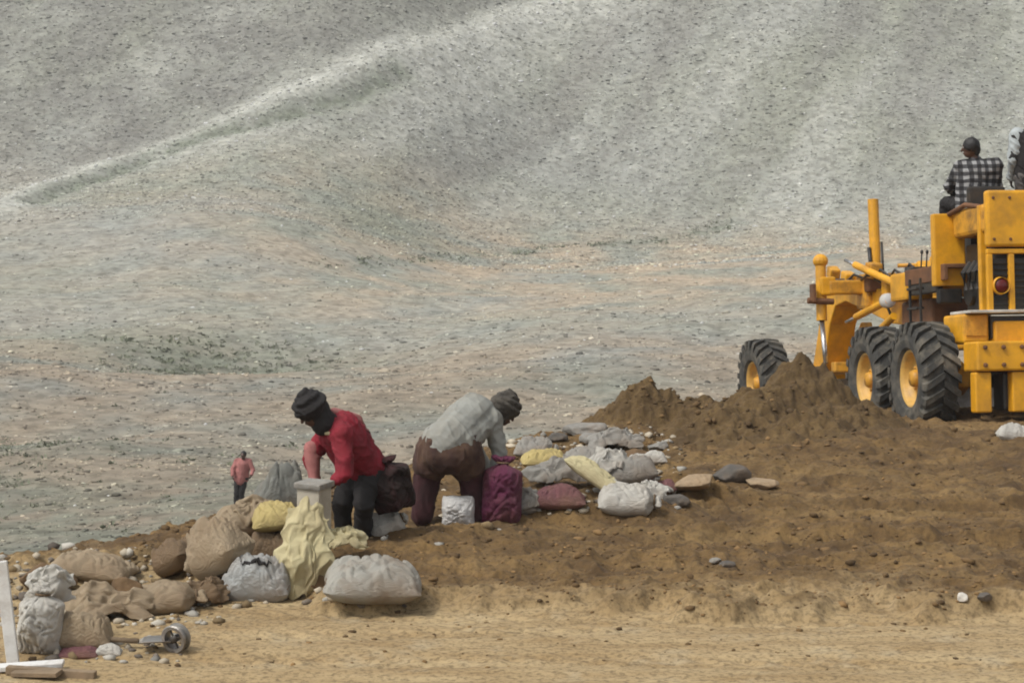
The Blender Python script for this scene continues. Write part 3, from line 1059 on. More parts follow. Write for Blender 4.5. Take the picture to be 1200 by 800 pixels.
pts = [(0.02 + 0.20 * math.cos(a), 0.72 + 0.14 * math.sin(a), 2.60 + 0.13 * math.sin(a)) for a in np.linspace(0, 2 * math.pi, 25)]
mb.tube(pts, 0.016, 8, cap=False); mb.tube([(0.02, 0.86, 2.42), (0.02, 0.72, 2.60)], 0.022, 8)
for a in (0.3, 2.3, 4.4):
    mb.tube([(0.02, 0.72, 2.60), (0.02 + 0.20 * math.cos(a), 0.72 + 0.14 * math.sin(a), 2.60 + 0.13 * math.sin(a))], 0.010, 6)
mb.build("steering_wheel", M['black'], dash, smooth=True)
for k in range(5):
    x = -0.46 + 0.07 * k
    mb = MB().tube([(x, 0.80, 1.95), (x, 0.74, 2.25)], 0.010, 6); mb.ellip((x, 0.735, 2.27), (0.022, 0.022, 0.028), n=8)
    mb.build("lever", M['black'], grader, smooth=True)
MB().box((-0.42, 0.86, 2.02), (0.34, 0.16, 0.14), bev=0.03).build("valve_bank", M['black'], grader)

# main frame: transmission casing, straight beam, gooseneck
mb = MB(); mb.box((0, 1.15, 1.42), (0.80, 1.1, 0.52)); mb.box((0, 1.75, 1.45), (0.52, 0.5, 0.44))
mb.build("transmission_case", M['rust'], grader, 0.04)
mb = MB()
path = [(1.6, 1.55), (2.6, 1.62), (3.6, 1.84), (4.5, 2.02), (5.05, 1.96), (5.45, 1.66), (5.75, 1.10), (5.95, 0.76)]
up_, dn = [], []
for i, (y, z) in enumerate(path):
    p0 = path[max(i - 1, 0)]; p1 = path[min(i + 1, len(path) - 1)]
    dy, dz = p1[0] - p0[0], p1[1] - p0[1]; L_ = math.hypot(dy, dz)
    h = 0.19 if i < 5 else 0.23
    up_.append((y - dz / L_ * h, z + dy / L_ * h)); dn.append((y + dz / L_ * h, z - dy / L_ * h))
n_ = len(path)
vs = []
for (a, b) in zip(up_, dn):
    for sx in (-0.21, 0.21):
        vs += [(sx, a[0], a[1]), (sx, b[0], b[1])]
fs = []
for i in range(n_ - 1):
    q = i * 4
    fs += [(q, q + 4, q + 6, q + 2), (q + 1, q + 3, q + 7, q + 5), (q, q + 1, q + 5, q + 4), (q + 2, q + 6, q + 7, q + 3)]
fs += [(0, 2, 3, 1), ((n_ - 1) * 4, (n_ - 1) * 4 + 1, (n_ - 1) * 4 + 3, (n_ - 1) * 4 + 2)]
mb.add(vs, fs)
gn = mb.build("gooseneck_frame", M['yellow'], grader, 0.02)
mb = MB(); mb.box((0, 6.0, 0.70), (1.75, 0.22, 0.24), bev=0.03); mb.box((0, 5.95, 0.86), (0.4, 0.34, 0.22), bev=0.03)
mb.build("front_axle", M['yellow'], grader)
MB().tube([(-0.85, 5.75, 0.78), (0.85, 5.75, 0.78)], 0.03, 8).build("steering_rod", M['steel'], grader, smooth=True)
# saddle with blade lift cylinders
mb = MB(); mb.box((-0.02, 3.55, 1.98), (1.55, 0.20, 0.20), bev=0.03); mb.box((0, 3.55, 1.92), (0.62, 0.42, 0.50), bev=0.05)
sd_ = mb.build("blade_saddle", M['yellow_worn'], grader)
for sx in (-1, 1):
    lc = MB().tube([(sx * 0.86, 3.62, 2.34), (sx * 0.88, 3.56, 1.52)], 0.075, 16).build("lift_cylinder", M['yellow'], grader, smooth=False)
    MB().tube([(sx * 0.88, 3.56, 1.52), (sx * 0.92, 3.3, 0.92)], 0.035, 12).build("piston_rod", M['chrome'], lc, smooth=True)
    mb = MB(); mb.box((sx * 0.80, 3.58, 2.0), (0.22, 0.24, 0.26), bev=0.03); mb.ellip((sx * 0.86, 3.62, 2.36), (0.11, 0.11, 0.10), n=12)
    mb.build("cylinder_bracket", M['yellow'], lc)
mb = MB().box((-1.02, 3.50, 1.90), (0.05, 0.16, 0.26)); mb.tube([(-1.1, 3.5, 1.80), (-0.72, 3.5, 1.78)], 0.045, 10)
mb.build("trunnion_pin", M['rust'], grader, 0.01)
tc_ = MB().tube([(-0.16, 3.30, 1.95), (-0.16, 3.36, 3.20)], 0.075, 16).build("shift_cylinder", M['yellow'], grader, smooth=False)
mb = MB().tube([(-0.25, 3.25, 2.15), (-0.255, 3.3, 2.52)], 0.028, 8); mb.tube([(-0.07, 3.25, 2.05), (-0.07, 3.3, 2.60)], 0.018, 8)
mb.build("hose", M['black'], tc_, smooth=True)
MB().box((-0.18, 3.27, 2.02), (0.28, 0.24, 0.24), bev=0.04).build("shift_bracket", M['rust'], grader)
MB().tube([(0.12, 3.2, 2.26), (0.66, 3.1, 2.26)], 0.028, 8).build("cross_rod", M['yellow_worn'], grader, smooth=True)
mb = MB(); mb.prism([(2.7, 1.62), (3.1, 1.62), (3.15, 2.18), (2.95, 2.32), (2.75, 2.20)], 'x', 0.30, 0.62)
mb.build("link_bracket", M['yellow'], grader, 0.04)
mb = MB().tube([(0.05, 2.7, 2.0), (0.35, 2.6, 1.7), (0.42, 2.2, 1.45)], 0.06, 10)
mb.build("link_arm", M['yellow_worn'], grader, smooth=True)
for k, x in enumerate((-0.30, -0.16, 0.18, 0.34, 0.48)):
    pts = [(x, 0.95, 1.85), (x * 1.05, 1.4, 1.93 + 0.06 * (k % 2)), (x * 0.9, 2.2, 1.88), (x * 0.8, 2.9, 2.02), (x * 0.9, 3.35, 2.15)]
    MB().tube(pts, 0.022, 8).build("hydraulic_hose", M['black'], grader, smooth=True)
for sx in (-1, 1):
    hl = MB().lathe([(2.02, 0.0005), (2.0, 0.06), (2.05, 0.10), (2.14, 0.10), (2.2, 0.05), (2.21, 0.0005)], (sx * 0.42 - 0.02, 0, 1.72), 'y', 20).build("work_lamp", M['pale'], grader, smooth=True)
    MB().lathe([(1.985, 0.0005), (1.99, 0.05), (2.01, 0.088)], (sx * 0.42 - 0.02, 0, 1.72), 'y', 20).build("lens", M['glass'], hl, smooth=True)
    MB().tube([(sx * 0.42 - 0.02, 2.1, 1.64), (sx * 0.36, 2.1, 1.45)], 0.02, 8).build("lamp_stalk", M['black'], hl, smooth=True)
# busy fittings on the near side
MB().box((0.66, 0.08, 2.16), (0.40, 0.46, 0.22), bev=0.02).build("step_box", M['rust'], grader)
mb = MB(); mb.box((-0.40, 1.30, 1.86), (0.36, 0.62, 0.36), bev=0.04)
ht = mb.build("hydraulic_tank", M['yellow'], grader)
MB().lathe([(2.04, 0.0005), (2.10, 0.05), (2.12, 0.06), (2.04, 0.07), (2.03, 0.07)], (-0.40, 1.35, 0), 'z', 16).build("filler_cap", M['black'], ht, smooth=True)
for k, (y0, z0_, y1, z1_) in enumerate([(1.9, 1.95, 3.3, 2.28), (2.0, 1.72, 3.2, 1.55), (1.7, 1.5, 2.9, 1.1)]):
    MB().tube([(-0.42 - 0.04 * k, y0, z0_), (-0.46 - 0.04 * k, y1, z1_)], 0.05, 12).build("steering_cylinder", M['yellow'], grader)
    MB().tube([(-0.46 - 0.04 * k, y1, z1_), (-0.47 - 0.04 * k, y1 + 0.4, z1_ + (z1_ - z0_) / (y1 - y0) * 0.4)], 0.024, 10).build("piston_rod", M['chrome'], grader, smooth=True)
for k, (y, z, w, h) in enumerate([(2.4, 1.90, 0.22, 0.30), (3.0, 2.18, 0.30, 0.22), (4.1, 2.10, 0.26, 0.26), (4.75, 2.26, 0.20, 0.16)]):
    MB().box((-0.30, y, z), (0.16, w, h), (R(8 * k), 0, 0), bev=0.03).build("pivot_bracket", M['yellow_worn'] if k % 2 else M['yellow'], grader)
for k in range(7):
    y = 1.1 + 0.55 * k
    pts = [(-0.25 - 0.03 * (k % 3), y, 1.95 + 0.03 * k), (-0.40, y + 0.25, 2.16 - 0.04 * (k % 2)), (-0.36, y + 0.6, 1.98 + 0.03 * k)]
    MB().tube(pts, 0.018, 8).build("hydraulic_hose", M['black'], grader, smooth=True)
mb = MB()
for k in range(4):
    mb.box((-0.80, 0.1, 1.05 + 0.24 * k), (0.10, 0.34, 0.03))
for yy in (-0.08, 0.28):
    mb.box((-0.80, yy, 1.42), (0.03, 0.03, 0.95))
mb.build("ladder", M['black'], grader, 0.004)
mb = MB()
for (yy, zz_) in [(-1.85, 1.0), (-1.85, 0.8)]:
    for xx in (-0.72, -0.5, -0.28, -0.06, 0.16, 0.38):
        mb.lathe([(yy + 0.008, 0.026), (yy - 0.012, 0.026), (yy - 0.02, 0.0005)], (xx, 0, zz_), 'y', 8)
for zz_ in (2.26, 2.74):
    for xx in (-0.40, -0.2, 0.0, 0.2, 0.4):
        mb.lathe([(-1.41, 0.018), (-1.43, 0.018), (-1.436, 0.0005)], (xx, 0, zz_), 'y', 8)
mb.build("bolts", M['rust'], grader)
o = bpy.data.objects['bolts']; o.name = 'bolt_row'; o['kind'] = 'stuff'
# drawbar, circle, moldboard
mb = MB(); mb.tube([(0, 5.6, 0.85), (-0.5, 3.3, 0.85)], 0.08, 10); mb.tube([(0, 5.6, 0.85), (0.5, 3.3, 0.85)], 0.08, 10); mb.box((0, 3.2, 0.86), (1.7, 0.2, 0.14), bev=0.02)
mb.build("drawbar", M['yellow_worn'], grader)
mb = MB().lathe([(0.70, 0.62), (0.70, 0.74), (0.78, 0.74), (0.78, 0.62), (0.70, 0.62)], (0, 2.9, 0), 'z', 48)
mb.build("circle_gear", M['rust'], grader)
prof = [(0.20 + 0.16 * math.sin(a), 0.34 - 0.30 * math.cos(a)) for a in np.linspace(0.1, 2.6, 12)]
prof2 = [(y - 0.035, z) for (y, z) in prof[::-1]]
mb = MB().prism([(y, z) for y, z in prof] + prof2, 'x', -1.75, 1.75)
bl = mb.build("moldboard", M['steel'], grader, 0.0, False)
bl.location = (0, 2.55, 0.10); bl.rotation_euler = (0, 0, R(-20))
for sx, yy in ((-0.6, 2.72), (0.6, 2.6)):
    MB().tube([(sx, 2.9, 0.72), (sx, yy, 0.45)], 0.06, 8).build("blade_arm", M['yellow_worn'], grader)
# inner arch plates beside the front frame
mb = MB().prism([(4.95, 1.00), (5.2, 0.95), (5.35, 1.35), (5.1, 1.55)], 'x', 0.22, 0.40)
mb.build("scarifier_bracket", M['yellow_worn'], grader, 0.02)


# ------------------------------------------------------------------ people
def hand(mb, wrist, d, palm_n, s=1.0, curl=0.6):
    """palm, four bent fingers, thumb; d: wrist to knuckles, palm_n: side the fingers curl towards"""
    d = Vector(d).normalized(); n = Vector(palm_n); n = (n - d * n.dot(d)).normalized(); t = d.cross(n)
    w = Vector(wrist)
    for k in (-0.028, -0.009, 0.009, 0.028):
        mb.capsule(w + t * k * 0.7 * s, w + d * 0.085 * s + t * k * s, 0.017 * s, 0.013 * s, 8)
    for k, L_ in ((-0.030, 0.072), (-0.010, 0.082), (0.010, 0.078), (0.030, 0.060)):
        p = w + d * 0.088 * s + t * k * s
        d1 = (d * math.cos(curl * 0.6) + n * math.sin(curl * 0.6)).normalized()
        d2 = (d * math.cos(curl * 1.6) + n * math.sin(curl * 1.6)).normalized()
        q = p + d1 * L_ * 0.52 * s; e = q + d2 * L_ * 0.5 * s
        mb.capsule(p, q, 0.0105 * s, 0.0095 * s, 8); mb.capsule(q, e, 0.0095 * s, 0.008 * s, 8)
    p = w + d * 0.025 * s - t * 0.030 * s
    q = p + (d * 0.6 - t * 0.6 + n * 0.5).normalized() * 0.045 * s
    mb.capsule(p, q, 0.013 * s, 0.011 * s, 8); mb.capsule(q, q + (d * 0.9 + n * 0.6).normalized() * 0.034 * s, 0.011 * s, 0.009 * s, 8)


def head(mb, c, fwd, up, s=1.0):
    f = Vector(fwd).normalized(); u = Vector(up); u = (u - f * u.dot(f)).normalized(); r = f.cross(u)
    rot = Matrix((r, f, u)).transposed()
    c = Vector(c)
    mb.ellip(c, (0.076 * s, 0.095 * s, 0.110 * s), rot)
    mb.ellip(c + f * 0.030 * s - u * 0.060 * s, (0.058 * s, 0.062 * s, 0.062 * s), rot)
    mb.capsule(c + f * 0.092 * s + u * 0.012 * s, c + f * 0.112 * s - u * 0.028 * s, 0.010 * s, 0.015 * s, 8)
    mb.capsule(c + f * 0.088 * s - u * 0.062 * s - r * 0.018 * s, c + f * 0.088 * s - u * 0.062 * s + r * 0.018 * s, 0.010 * s, 0.010 * s, 8)
    mb.capsule(c + f * 0.085 * s + u * 0.03 * s - r * 0.035 * s, c + f * 0.085 * s + u * 0.03 * s + r * 0.035 * s, 0.012 * s, 0.012 * s, 8)
    for k in (-1, 1):
        mb.ellip(c + r * k * 0.078 * s - f * 0.008 * s - u * 0.005 * s, (0.012 * s, 0.022 * s, 0.033 * s), rot, 10)
    return f, u, r, rot


def person(label, loc, J, skin, clothes, head_f, head_u, group=None, wrinkle=0.012, hands=True, extra=None, seed=1.0):
    """J: joints; each limb given as a list of points. clothes: list of (name, material, fn(mb,J))"""
    root = empty("person", loc)
    tag(root, label, "person", group)
    V3 = lambda k: Vector(J[k])
    b = MB()
    hip, chest, neck, hd = V3('hip'), V3('chest'), V3('neck'), V3('head')
    b.capsule(hip, chest, 0.125, 0.14); b.capsule(chest, neck, 0.11, 0.07); b.capsule(neck, hd - (hd - neck) * 0.3, 0.055, 0.052)
    for s in 'LR':
        b.capsule(V3('sh' + s), chest, 0.06, 0.10)
        b.capsule(V3('sh' + s), V3('el' + s), 0.050, 0.038); b.capsule(V3('el' + s), V3('wr' + s), 0.038, 0.026)
        b.capsule(V3('hp' + s), hip, 0.10, 0.11)
        b.capsule(V3('hp' + s), V3('kn' + s), 0.080, 0.056); b.capsule(V3('kn' + s), V3('an' + s), 0.054, 0.038)
        ft = Vector(J.get('ft' + s, V3('an' + s) + Vector((0, -0.14, -0.05))))
        b.capsule(V3('an' + s) - Vector((0, 0, 0.02)), ft, 0.042, 0.030)
        d = V3('wr' + s) - V3('el' + s)
        hand(b, V3('wr' + s), J.get('hd' + s, d), J.get('pn' + s, (0.2, 0.6, -0.4)), 1.0, 0.6)
    f, u, r, rot = head(b, hd, head_f, head_u)
    body = fuse(b, "body", skin, root, 0.0065, 3)
    for k in (-1, 1):
        e = MB().ellip(hd + f * 0.087 + u * 0.014 + r * k * 0.032, (0.011, 0.008, 0.007), rot, 10)
        e.build("eye", M['eye'], root, smooth=True)
    for nm, mat, fn, kw in clothes:
        c = MB(); fn(c, {k: Vector(v) for k, v in J.items()}, (hd, f, u, r, rot))
        fuse(c, nm, mat, root, kw.get('voxel', 0.012), kw.get('sm', 4), kw.get('wr', wrinkle), kw.get('ws', 8.0), seed + len(nm), kw.get('st', (1, 1, 1)))
    return root


def jacket(ts=1.0, sleeve=1.0, drop=0.10, flare=1.0):
    def fn(c, J, H):
        ax = (J['hip'] - J['chest']).normalized()
        hem = J['hip'] + ax * drop
        c.capsule(J['chest'], J['hip'], 0.165 * ts, 0.165 * ts); c.capsule(J['hip'], hem, 0.165 * ts, 0.165 * ts * flare)
        c.capsule(J['shL'], J['shR'], 0.085 * ts, 0.085 * ts); c.capsule(J['chest'], J['neck'], 0.14 * ts, 0.078)
        for s in 'LR':
            sh, el, wr = J['sh' + s], J['el' + s], J['wr' + s]
            c.capsule(J['hp' + s], J['chest'] + (sh - J['chest']) * 0.7, 0.12 * ts, 0.10 * ts)
            c.capsule(sh, el, 0.078 * ts, 0.060 * ts)
            if sleeve > 0:
                c.capsule(el, el + (wr - el) * sleeve, 0.058 * ts, 0.048 * ts)
    return fn


def trousers(k=1.0, baggy=1.0, waist=True):
    def fn(c, J, H):
        c.capsule(J['hpL'], J['hpR'], 0.125 * k, 0.125 * k)
        if waist:
            c.capsule(J['hip'], J['hip'] + (J['chest'] - J['hip']) * 0.2, 0.14 * k, 0.14 * k)
        for s in 'LR':
            c.capsule(J['hp' + s], J['kn' + s], 0.112 * k, 0.082 * k * baggy)
            c.capsule(J['kn' + s], J['an' + s] + Vector((0, 0, 0.02)), 0.080 * k * baggy, 0.066 * k * baggy)
    return fn


def shoe(side):
  def fn(c, J, H):
    for s in side:
        a = J['an' + s]; ft = J.get('ft' + s, a + Vector((0, -0.14, -0.05)))
        c.capsule(a - Vector((0, 0, 0.015)), ft, 0.054, 0.042); c.capsule(a - Vector((0, 0, 0.035)), ft - Vector((0, 0, 0.005)), 0.05, 0.044)
  return fn


def cap(k=1.0, low=0.02):
    def fn(c, J, H):
        hd, f, u, r, rot = H
        c.ellip(hd + u * 0.026 - f * 0.016, (0.088 * k, 0.100 * k, 0.098 * k), rot)
        c.capsule(hd - f * 0.06 + u * 0.0, hd - f * 0.062 - u * low, 0.062 * k, 0.052 * k)
    return fn


def wrap(k=1.0):
    def fn(c, J, H):
        hd, f, u, r, rot = H
        c.ellip(hd + u * 0.03 - f * 0.012, (0.105 * k, 0.118 * k, 0.10 * k), rot)
        for i in range(5):
            tl = 0.25 * math.sin(i * 2.1); hgt = -0.02 + 0.030 * i; rr = (0.108 - 0.006 * i - 0.0035 * i * i) * k
            pts = []
            for a in np.linspace(0, 2 * math.pi, 22):
                pts.append(hd - f * 0.012 + (r * math.cos(a) * 0.90 + f * math.sin(a) * 1.02) * rr + u * (hgt + 0.055 + tl * rr * math.sin(a + i)))
            c.tube(pts, 0.021 * k, 8)
        for i in range(4):
            a = -1.2 - i * 0.25
            c.capsule(hd + (r * math.cos(a) + f * math.sin(a)) * 0.09 + u * 0.02, J['neck'] + (r * math.cos(a) + f * math.sin(a)) * 0.08, 0.020, 0.026, 8)
        c.capsule(hd - f * 0.06, J['neck'], 0.075 * k, 0.085 * k); c.capsule(hd - u * 0.06 - f * 0.02, J['neck'] + f * 0.02, 0.075 * k, 0.08 * k)
    return fn


def arm_sleeve(s):
    def fn(c, J, H):
        c.capsule(J['sh' + s] + Vector((0, 0, 0.01)), J['el' + s], 0.094, 0.074); c.capsule(J['el' + s], J['wr' + s], 0.072, 0.055)
    return fn


# stooping worker in red
X0, Y0, z0 = hit(410, 636)
z0 -= 0.07
J = dict(hip=(0.16, 0.13, 0.72), chest=(-0.03, -0.06, 1.01), neck=(-0.16, -0.16, 1.10), head=(-0.275, -0.20, 1.205),
         shL=(-0.16, 0.08, 1.02), shR=(0.00, -0.24, 1.02), elL=(-0.30, 0.0, 0.80), wrL=(-0.265, -0.06, 0.57), elR=(0.03, -0.34, 0.74), wrR=(-0.16, -0.36, 0.60),
         hpL=(0.09, 0.17, 0.70), hpR=(0.22, 0.09, 0.70), knL=(-0.06, 0.02, 0.40), knR=(0.12, -0.10, 0.40), anL=(-0.06, 0.12, 0.09), anR=(0.10, 0.06, 0.09),
         ftL=(-0.18, 0.06, 0.035), ftR=(-0.01, -0.04, 0.035), hdL=(-0.05, -0.05, -1), hdR=(-0.9, 0.05, -0.4), pnL=(1, 0, 0), pnR=(0, 0.5, -1))
J = {k: ((-0.27 + (v[0] + 0.275) * 0.86, v[1], v[2] - 0.07) if (v[2] > 0.5 and not k.startswith(('hd', 'pn'))) else v) for k, v in J.items()}
def pale_trim(c, J, H):
    # pale scarf end lying over the far shoulder and down the back
    a = J['neck'] + Vector((0.03, 0.10, 0.07)); b = J['chest'] + Vector((0.13, 0.12, 0.10)); d = J['hip'] + Vector((0.06, 0.03, 0.16))
    c.capsule(a, b, 0.034, 0.036); c.capsule(b, d, 0.034, 0.026)
def pink_sleeve(c, J, H):
    c.capsule(J['elL'] + Vector((0, 0, 0.08)), J['wrL'] + Vector((0, 0, 0.03)), 0.06, 0.046)
def pocket(c, J, H):
    c.capsule(J['chest'] + Vector((-0.10, -0.155, 0.02)), J['chest'] + Vector((-0.06, -0.172, 0.02)), 0.018, 0.018)
def trousers_two(c, J, H): trousers()(c, J, H)
red_man = person("worker in red jacket with black head covering stooping beside the concrete post", (X0, Y0, z0), J, M['dark_skin'],
       [("jacket", M['red'], jacket(1.04, 0.35, 0.12), {"wr": 0.015, "ws": 7, "voxel": 0.009}), ("sleeve", M['pink'], pink_sleeve, {}), ("trousers", M['black_cloth'], trousers(), {}),
        ("shoe", M['shoe'], shoe('L'), {'wr': 0}), ("shoe", M['shoe'], shoe('R'), {'wr': 0}), ("head_scarf", M['black_cloth'], wrap(1.08), {'wr': 0.006, 'ws': 13, 'sm': 2, 'voxel': 0.008}), ("scarf_end", M['pink'], pale_trim, {}),
        ("badge", M['cream_sack'], pocket, {'wr': 0})],
       (-0.70, -0.45, -0.55), (-0.45, -0.3, 0.85), seed=2.0)

# bending worker seen from behind
X1, Y1, z1 = hit(527, 617)
z1 -= 0.02
J = dict(hip=(0.0, 0.0, 0.74), chest=(0.19, 0.30, 0.90), neck=(0.32, 0.42, 0.91), head=(0.445, 0.46, 0.92),
         shL=(0.12, 0.44, 0.88), shR=(0.34, 0.27, 0.86), elL=(0.18, 0.52, 0.62), wrL=(0.30, 0.50, 0.40), elR=(0.40, 0.26, 0.60), wrR=(0.37, 0.20, 0.38),
         hpL=(-0.10, 0.03, 0.72), hpR=(0.10, 0.0, 0.72), knL=(-0.19, 0.06, 0.41), knR=(0.17, 0.07, 0.41), anL=(-0.23, 0.0, 0.09), anR=(0.20, 0.05, 0.09),
         ftL=(-0.21, 0.14, 0.035), ftR=(0.25, 0.19, 0.035), hdL=(0.3, -0.2, -1), hdR=(0.1, -0.2, -1), pnL=(0, -1, 0), pnR=(0.5, 1, 0))
def tunic(c, J, H):
    c.capsule(J['hip'] + Vector((-0.06, -0.045, -0.12)), J['hip'] + Vector((0.06, -0.045, -0.12)), 0.165, 0.165)
    for s in 'LR':
        c.capsule(J['hp' + s] + (J['kn' + s] - J['hp' + s]) * 0.22, J['hp' + s] + (J['kn' + s] - J['hp' + s]) * 0.62, 0.158, 0.150)
    c.capsule(J['hip'] + Vector((-0.08, -0.03, -0.05)), J['hip'] + Vector((0.08, -0.03, -0.10)), 0.145, 0.145)
def tunic_patch(c, J, H):
    c.ellip(J['hip'] + Vector((0.125, -0.145, -0.07)), (0.065, 0.045, 0.14))
person("worker in grey shirt and brown tunic bending with head wrapped in a grey scarf", (X1, Y1, z1), J, M['dark_skin'],
       [("shirt", M['pale_shirt'], jacket(1.13, 0.88, 0.03), {"wr": 0.010, "ws": 7, "voxel": 0.009}), ("tunic", M['tunic'], tunic, {'wr': 0.008, 'st': (1.6, 1.6, 0.4)}),
         ("trousers", M['maroon'], trousers(1.0, 1.32, False), {'wr': 0.012, 'st': (1.5, 1.5, 0.5)}), ("shoe", M['shoe'], shoe('L'), {'wr': 0}), ("shoe", M['shoe'], shoe('R'), {'wr': 0}),
        ("head_scarf", M['turban'], wrap(1.10), {'wr': 0.006, 'ws': 14, 'sm': 2, 'voxel': 0.008})],
       (0.75, 0.35, -0.55), (0.45, 0.2, 0.85), seed=5.0)

# distant figure on the slope below
Yd = 57.0
p = atY(283, 592, Yd)
zd = hgrd(p.x, p.y)
J = dict(hip=(0.0, 0.0, 0.88), chest=(0.05, 0.0, 1.24), neck=(0.07, -0.02, 1.42), head=(0.08, -0.04, 1.56),
         shL=(-0.11, 0.04, 1.36), shR=(0.22, 0.02, 1.36), elL=(-0.24, -0.06, 1.13), wrL=(-0.22, -0.22, 0.98), elR=(0.36, -0.05, 1.12), wrR=(0.33, -0.25, 1.0),
         hpL=(-0.09, 0, 0.86), hpR=(0.09, 0, 0.86), knL=(-0.13, -0.03, 0.47), knR=(0.03, -0.05, 0.47), anL=(-0.16, 0.02, 0.09), anR=(-0.02, 0.02, 0.09), pnL=(1, 0, 0), pnR=(-1, 0, 0))
person("small distant person in faded red top and black trousers standing below the road", (p.x, p.y, zd), J, M['dark_skin'],
       [("jumper", M['pink'], jacket(1.12, 0.9, 0.06), {}), ("trousers", M['black_cloth'], trousers(1.05), {}), ("shoe", M['shoe'], shoe('L'), {'wr': 0}), ("shoe", M['shoe'], shoe('R'), {'wr': 0}), ("hair", M['hair'], cap(), {'wr': 0.004})],
       (-0.3, -0.9, 0), (0, 0, 1), seed=7.0)
print("distant ground", p, zd)

# driver and second man on the grader
gp = G(-0.02, 0.05, 2.72)
J = dict(hip=(0.0, 0.02, 0.10), chest=(0.03, -0.02, 0.46), neck=(-0.02, -0.01, 0.62), head=(-0.075, -0.02, 0.78),
         shL=(-0.16, 0.10, 0.54), shR=(0.23, -0.06, 0.56), elL=(-0.27, 0.24, 0.30), wrL=(-0.16, 0.46, 0.22), elR=(0.27, 0.02, 0.28), wrR=(0.10, 0.30, 0.20),
         hpL=(-0.10, 0.04, 0.07), hpR=(0.10, 0.0, 0.07), knL=(-0.26, 0.42, 0.09), knR=(0.02, 0.46, 0.09), anL=(-0.30, 0.52, -0.38), anR=(0.0, 0.58, -0.38),
         ftL=(-0.34, 0.66, -0.42), ftR=(-0.03, 0.72, -0.42), hdL=(0.4, 0.9, 0.1), hdR=(-0.3, 0.9, 0.1), pnL=(0.5, 0, -1), pnR=(-0.5, 0, -1))
person("driver in black and white checked shirt seated on the yellow grader", tuple(gp), J, M['dark_skin'],
       [("shirt", M['plaid'], jacket(1.12, 0.9, 0.05), {}), ("trousers", M['black_cloth'], trousers(), {}), ("shoe", M['shoe'], shoe('L'), {'wr': 0}), ("shoe", M['shoe'], shoe('R'), {'wr': 0}), ("hair", M['hair'], cap(1.08, 0.05), {'wr': 0.006})],
       (-0.9, 0.25, -0.1), (0, 0, 1), "people riding on the grader", seed=9.0)
gp2 = G(0.68, 0.05, 2.26)
J = dict(hip=(0.0, 0.0, 0.90), chest=(0.0, 0.0, 1.27), neck=(0.0, 0.0, 1.45), head=(-0.02, 0.0, 1.63),
         shL=(-0.18, 0.03, 1.38), shR=(0.18, 0.0, 1.38), elL=(-0.23, -0.02, 1.10), wrL=(-0.22, 0.10, 0.87), elR=(0.25, 0.0, 1.10), wrR=(0.26, 0.10, 0.87),
         hpL=(-0.09, 0, 0.88), hpR=(0.09, 0, 0.88), knL=(-0.1, 0.03, 0.48), knR=(0.1, 0.03, 0.48), anL=(-0.1, 0.0, 0.09), anR=(0.1, 0.0, 0.09), ftL=(-0.1, 0.15, 0.04), ftR=(0.1, 0.15, 0.04), pnL=(1, 0, 0), pnR=(-1, 0, 0))
person("man in dark waistcoat with pale sleeves standing on the grader at the picture's right edge", tuple(gp2), J, M['dark_skin'],
       [("waistcoat", M['black_cloth'], jacket(1.0, 0.0, 0.08), {}), ("sleeve", M['bluish_shirt'], arm_sleeve('L'), {}), ("sleeve", M['bluish_shirt'], arm_sleeve('R'), {}), ("trousers", M['grey_cloth'], trousers(), {}), ("shoe", M['shoe'], shoe('L'), {'wr': 0}), ("shoe", M['shoe'], shoe('R'), {'wr': 0}), ("hair", M['hair'], cap(1.05, 0.05), {'wr': 0.006})],
       (-0.3, 0.9, 0), (0, 0, 1), "people riding on the grader", seed=11.0)


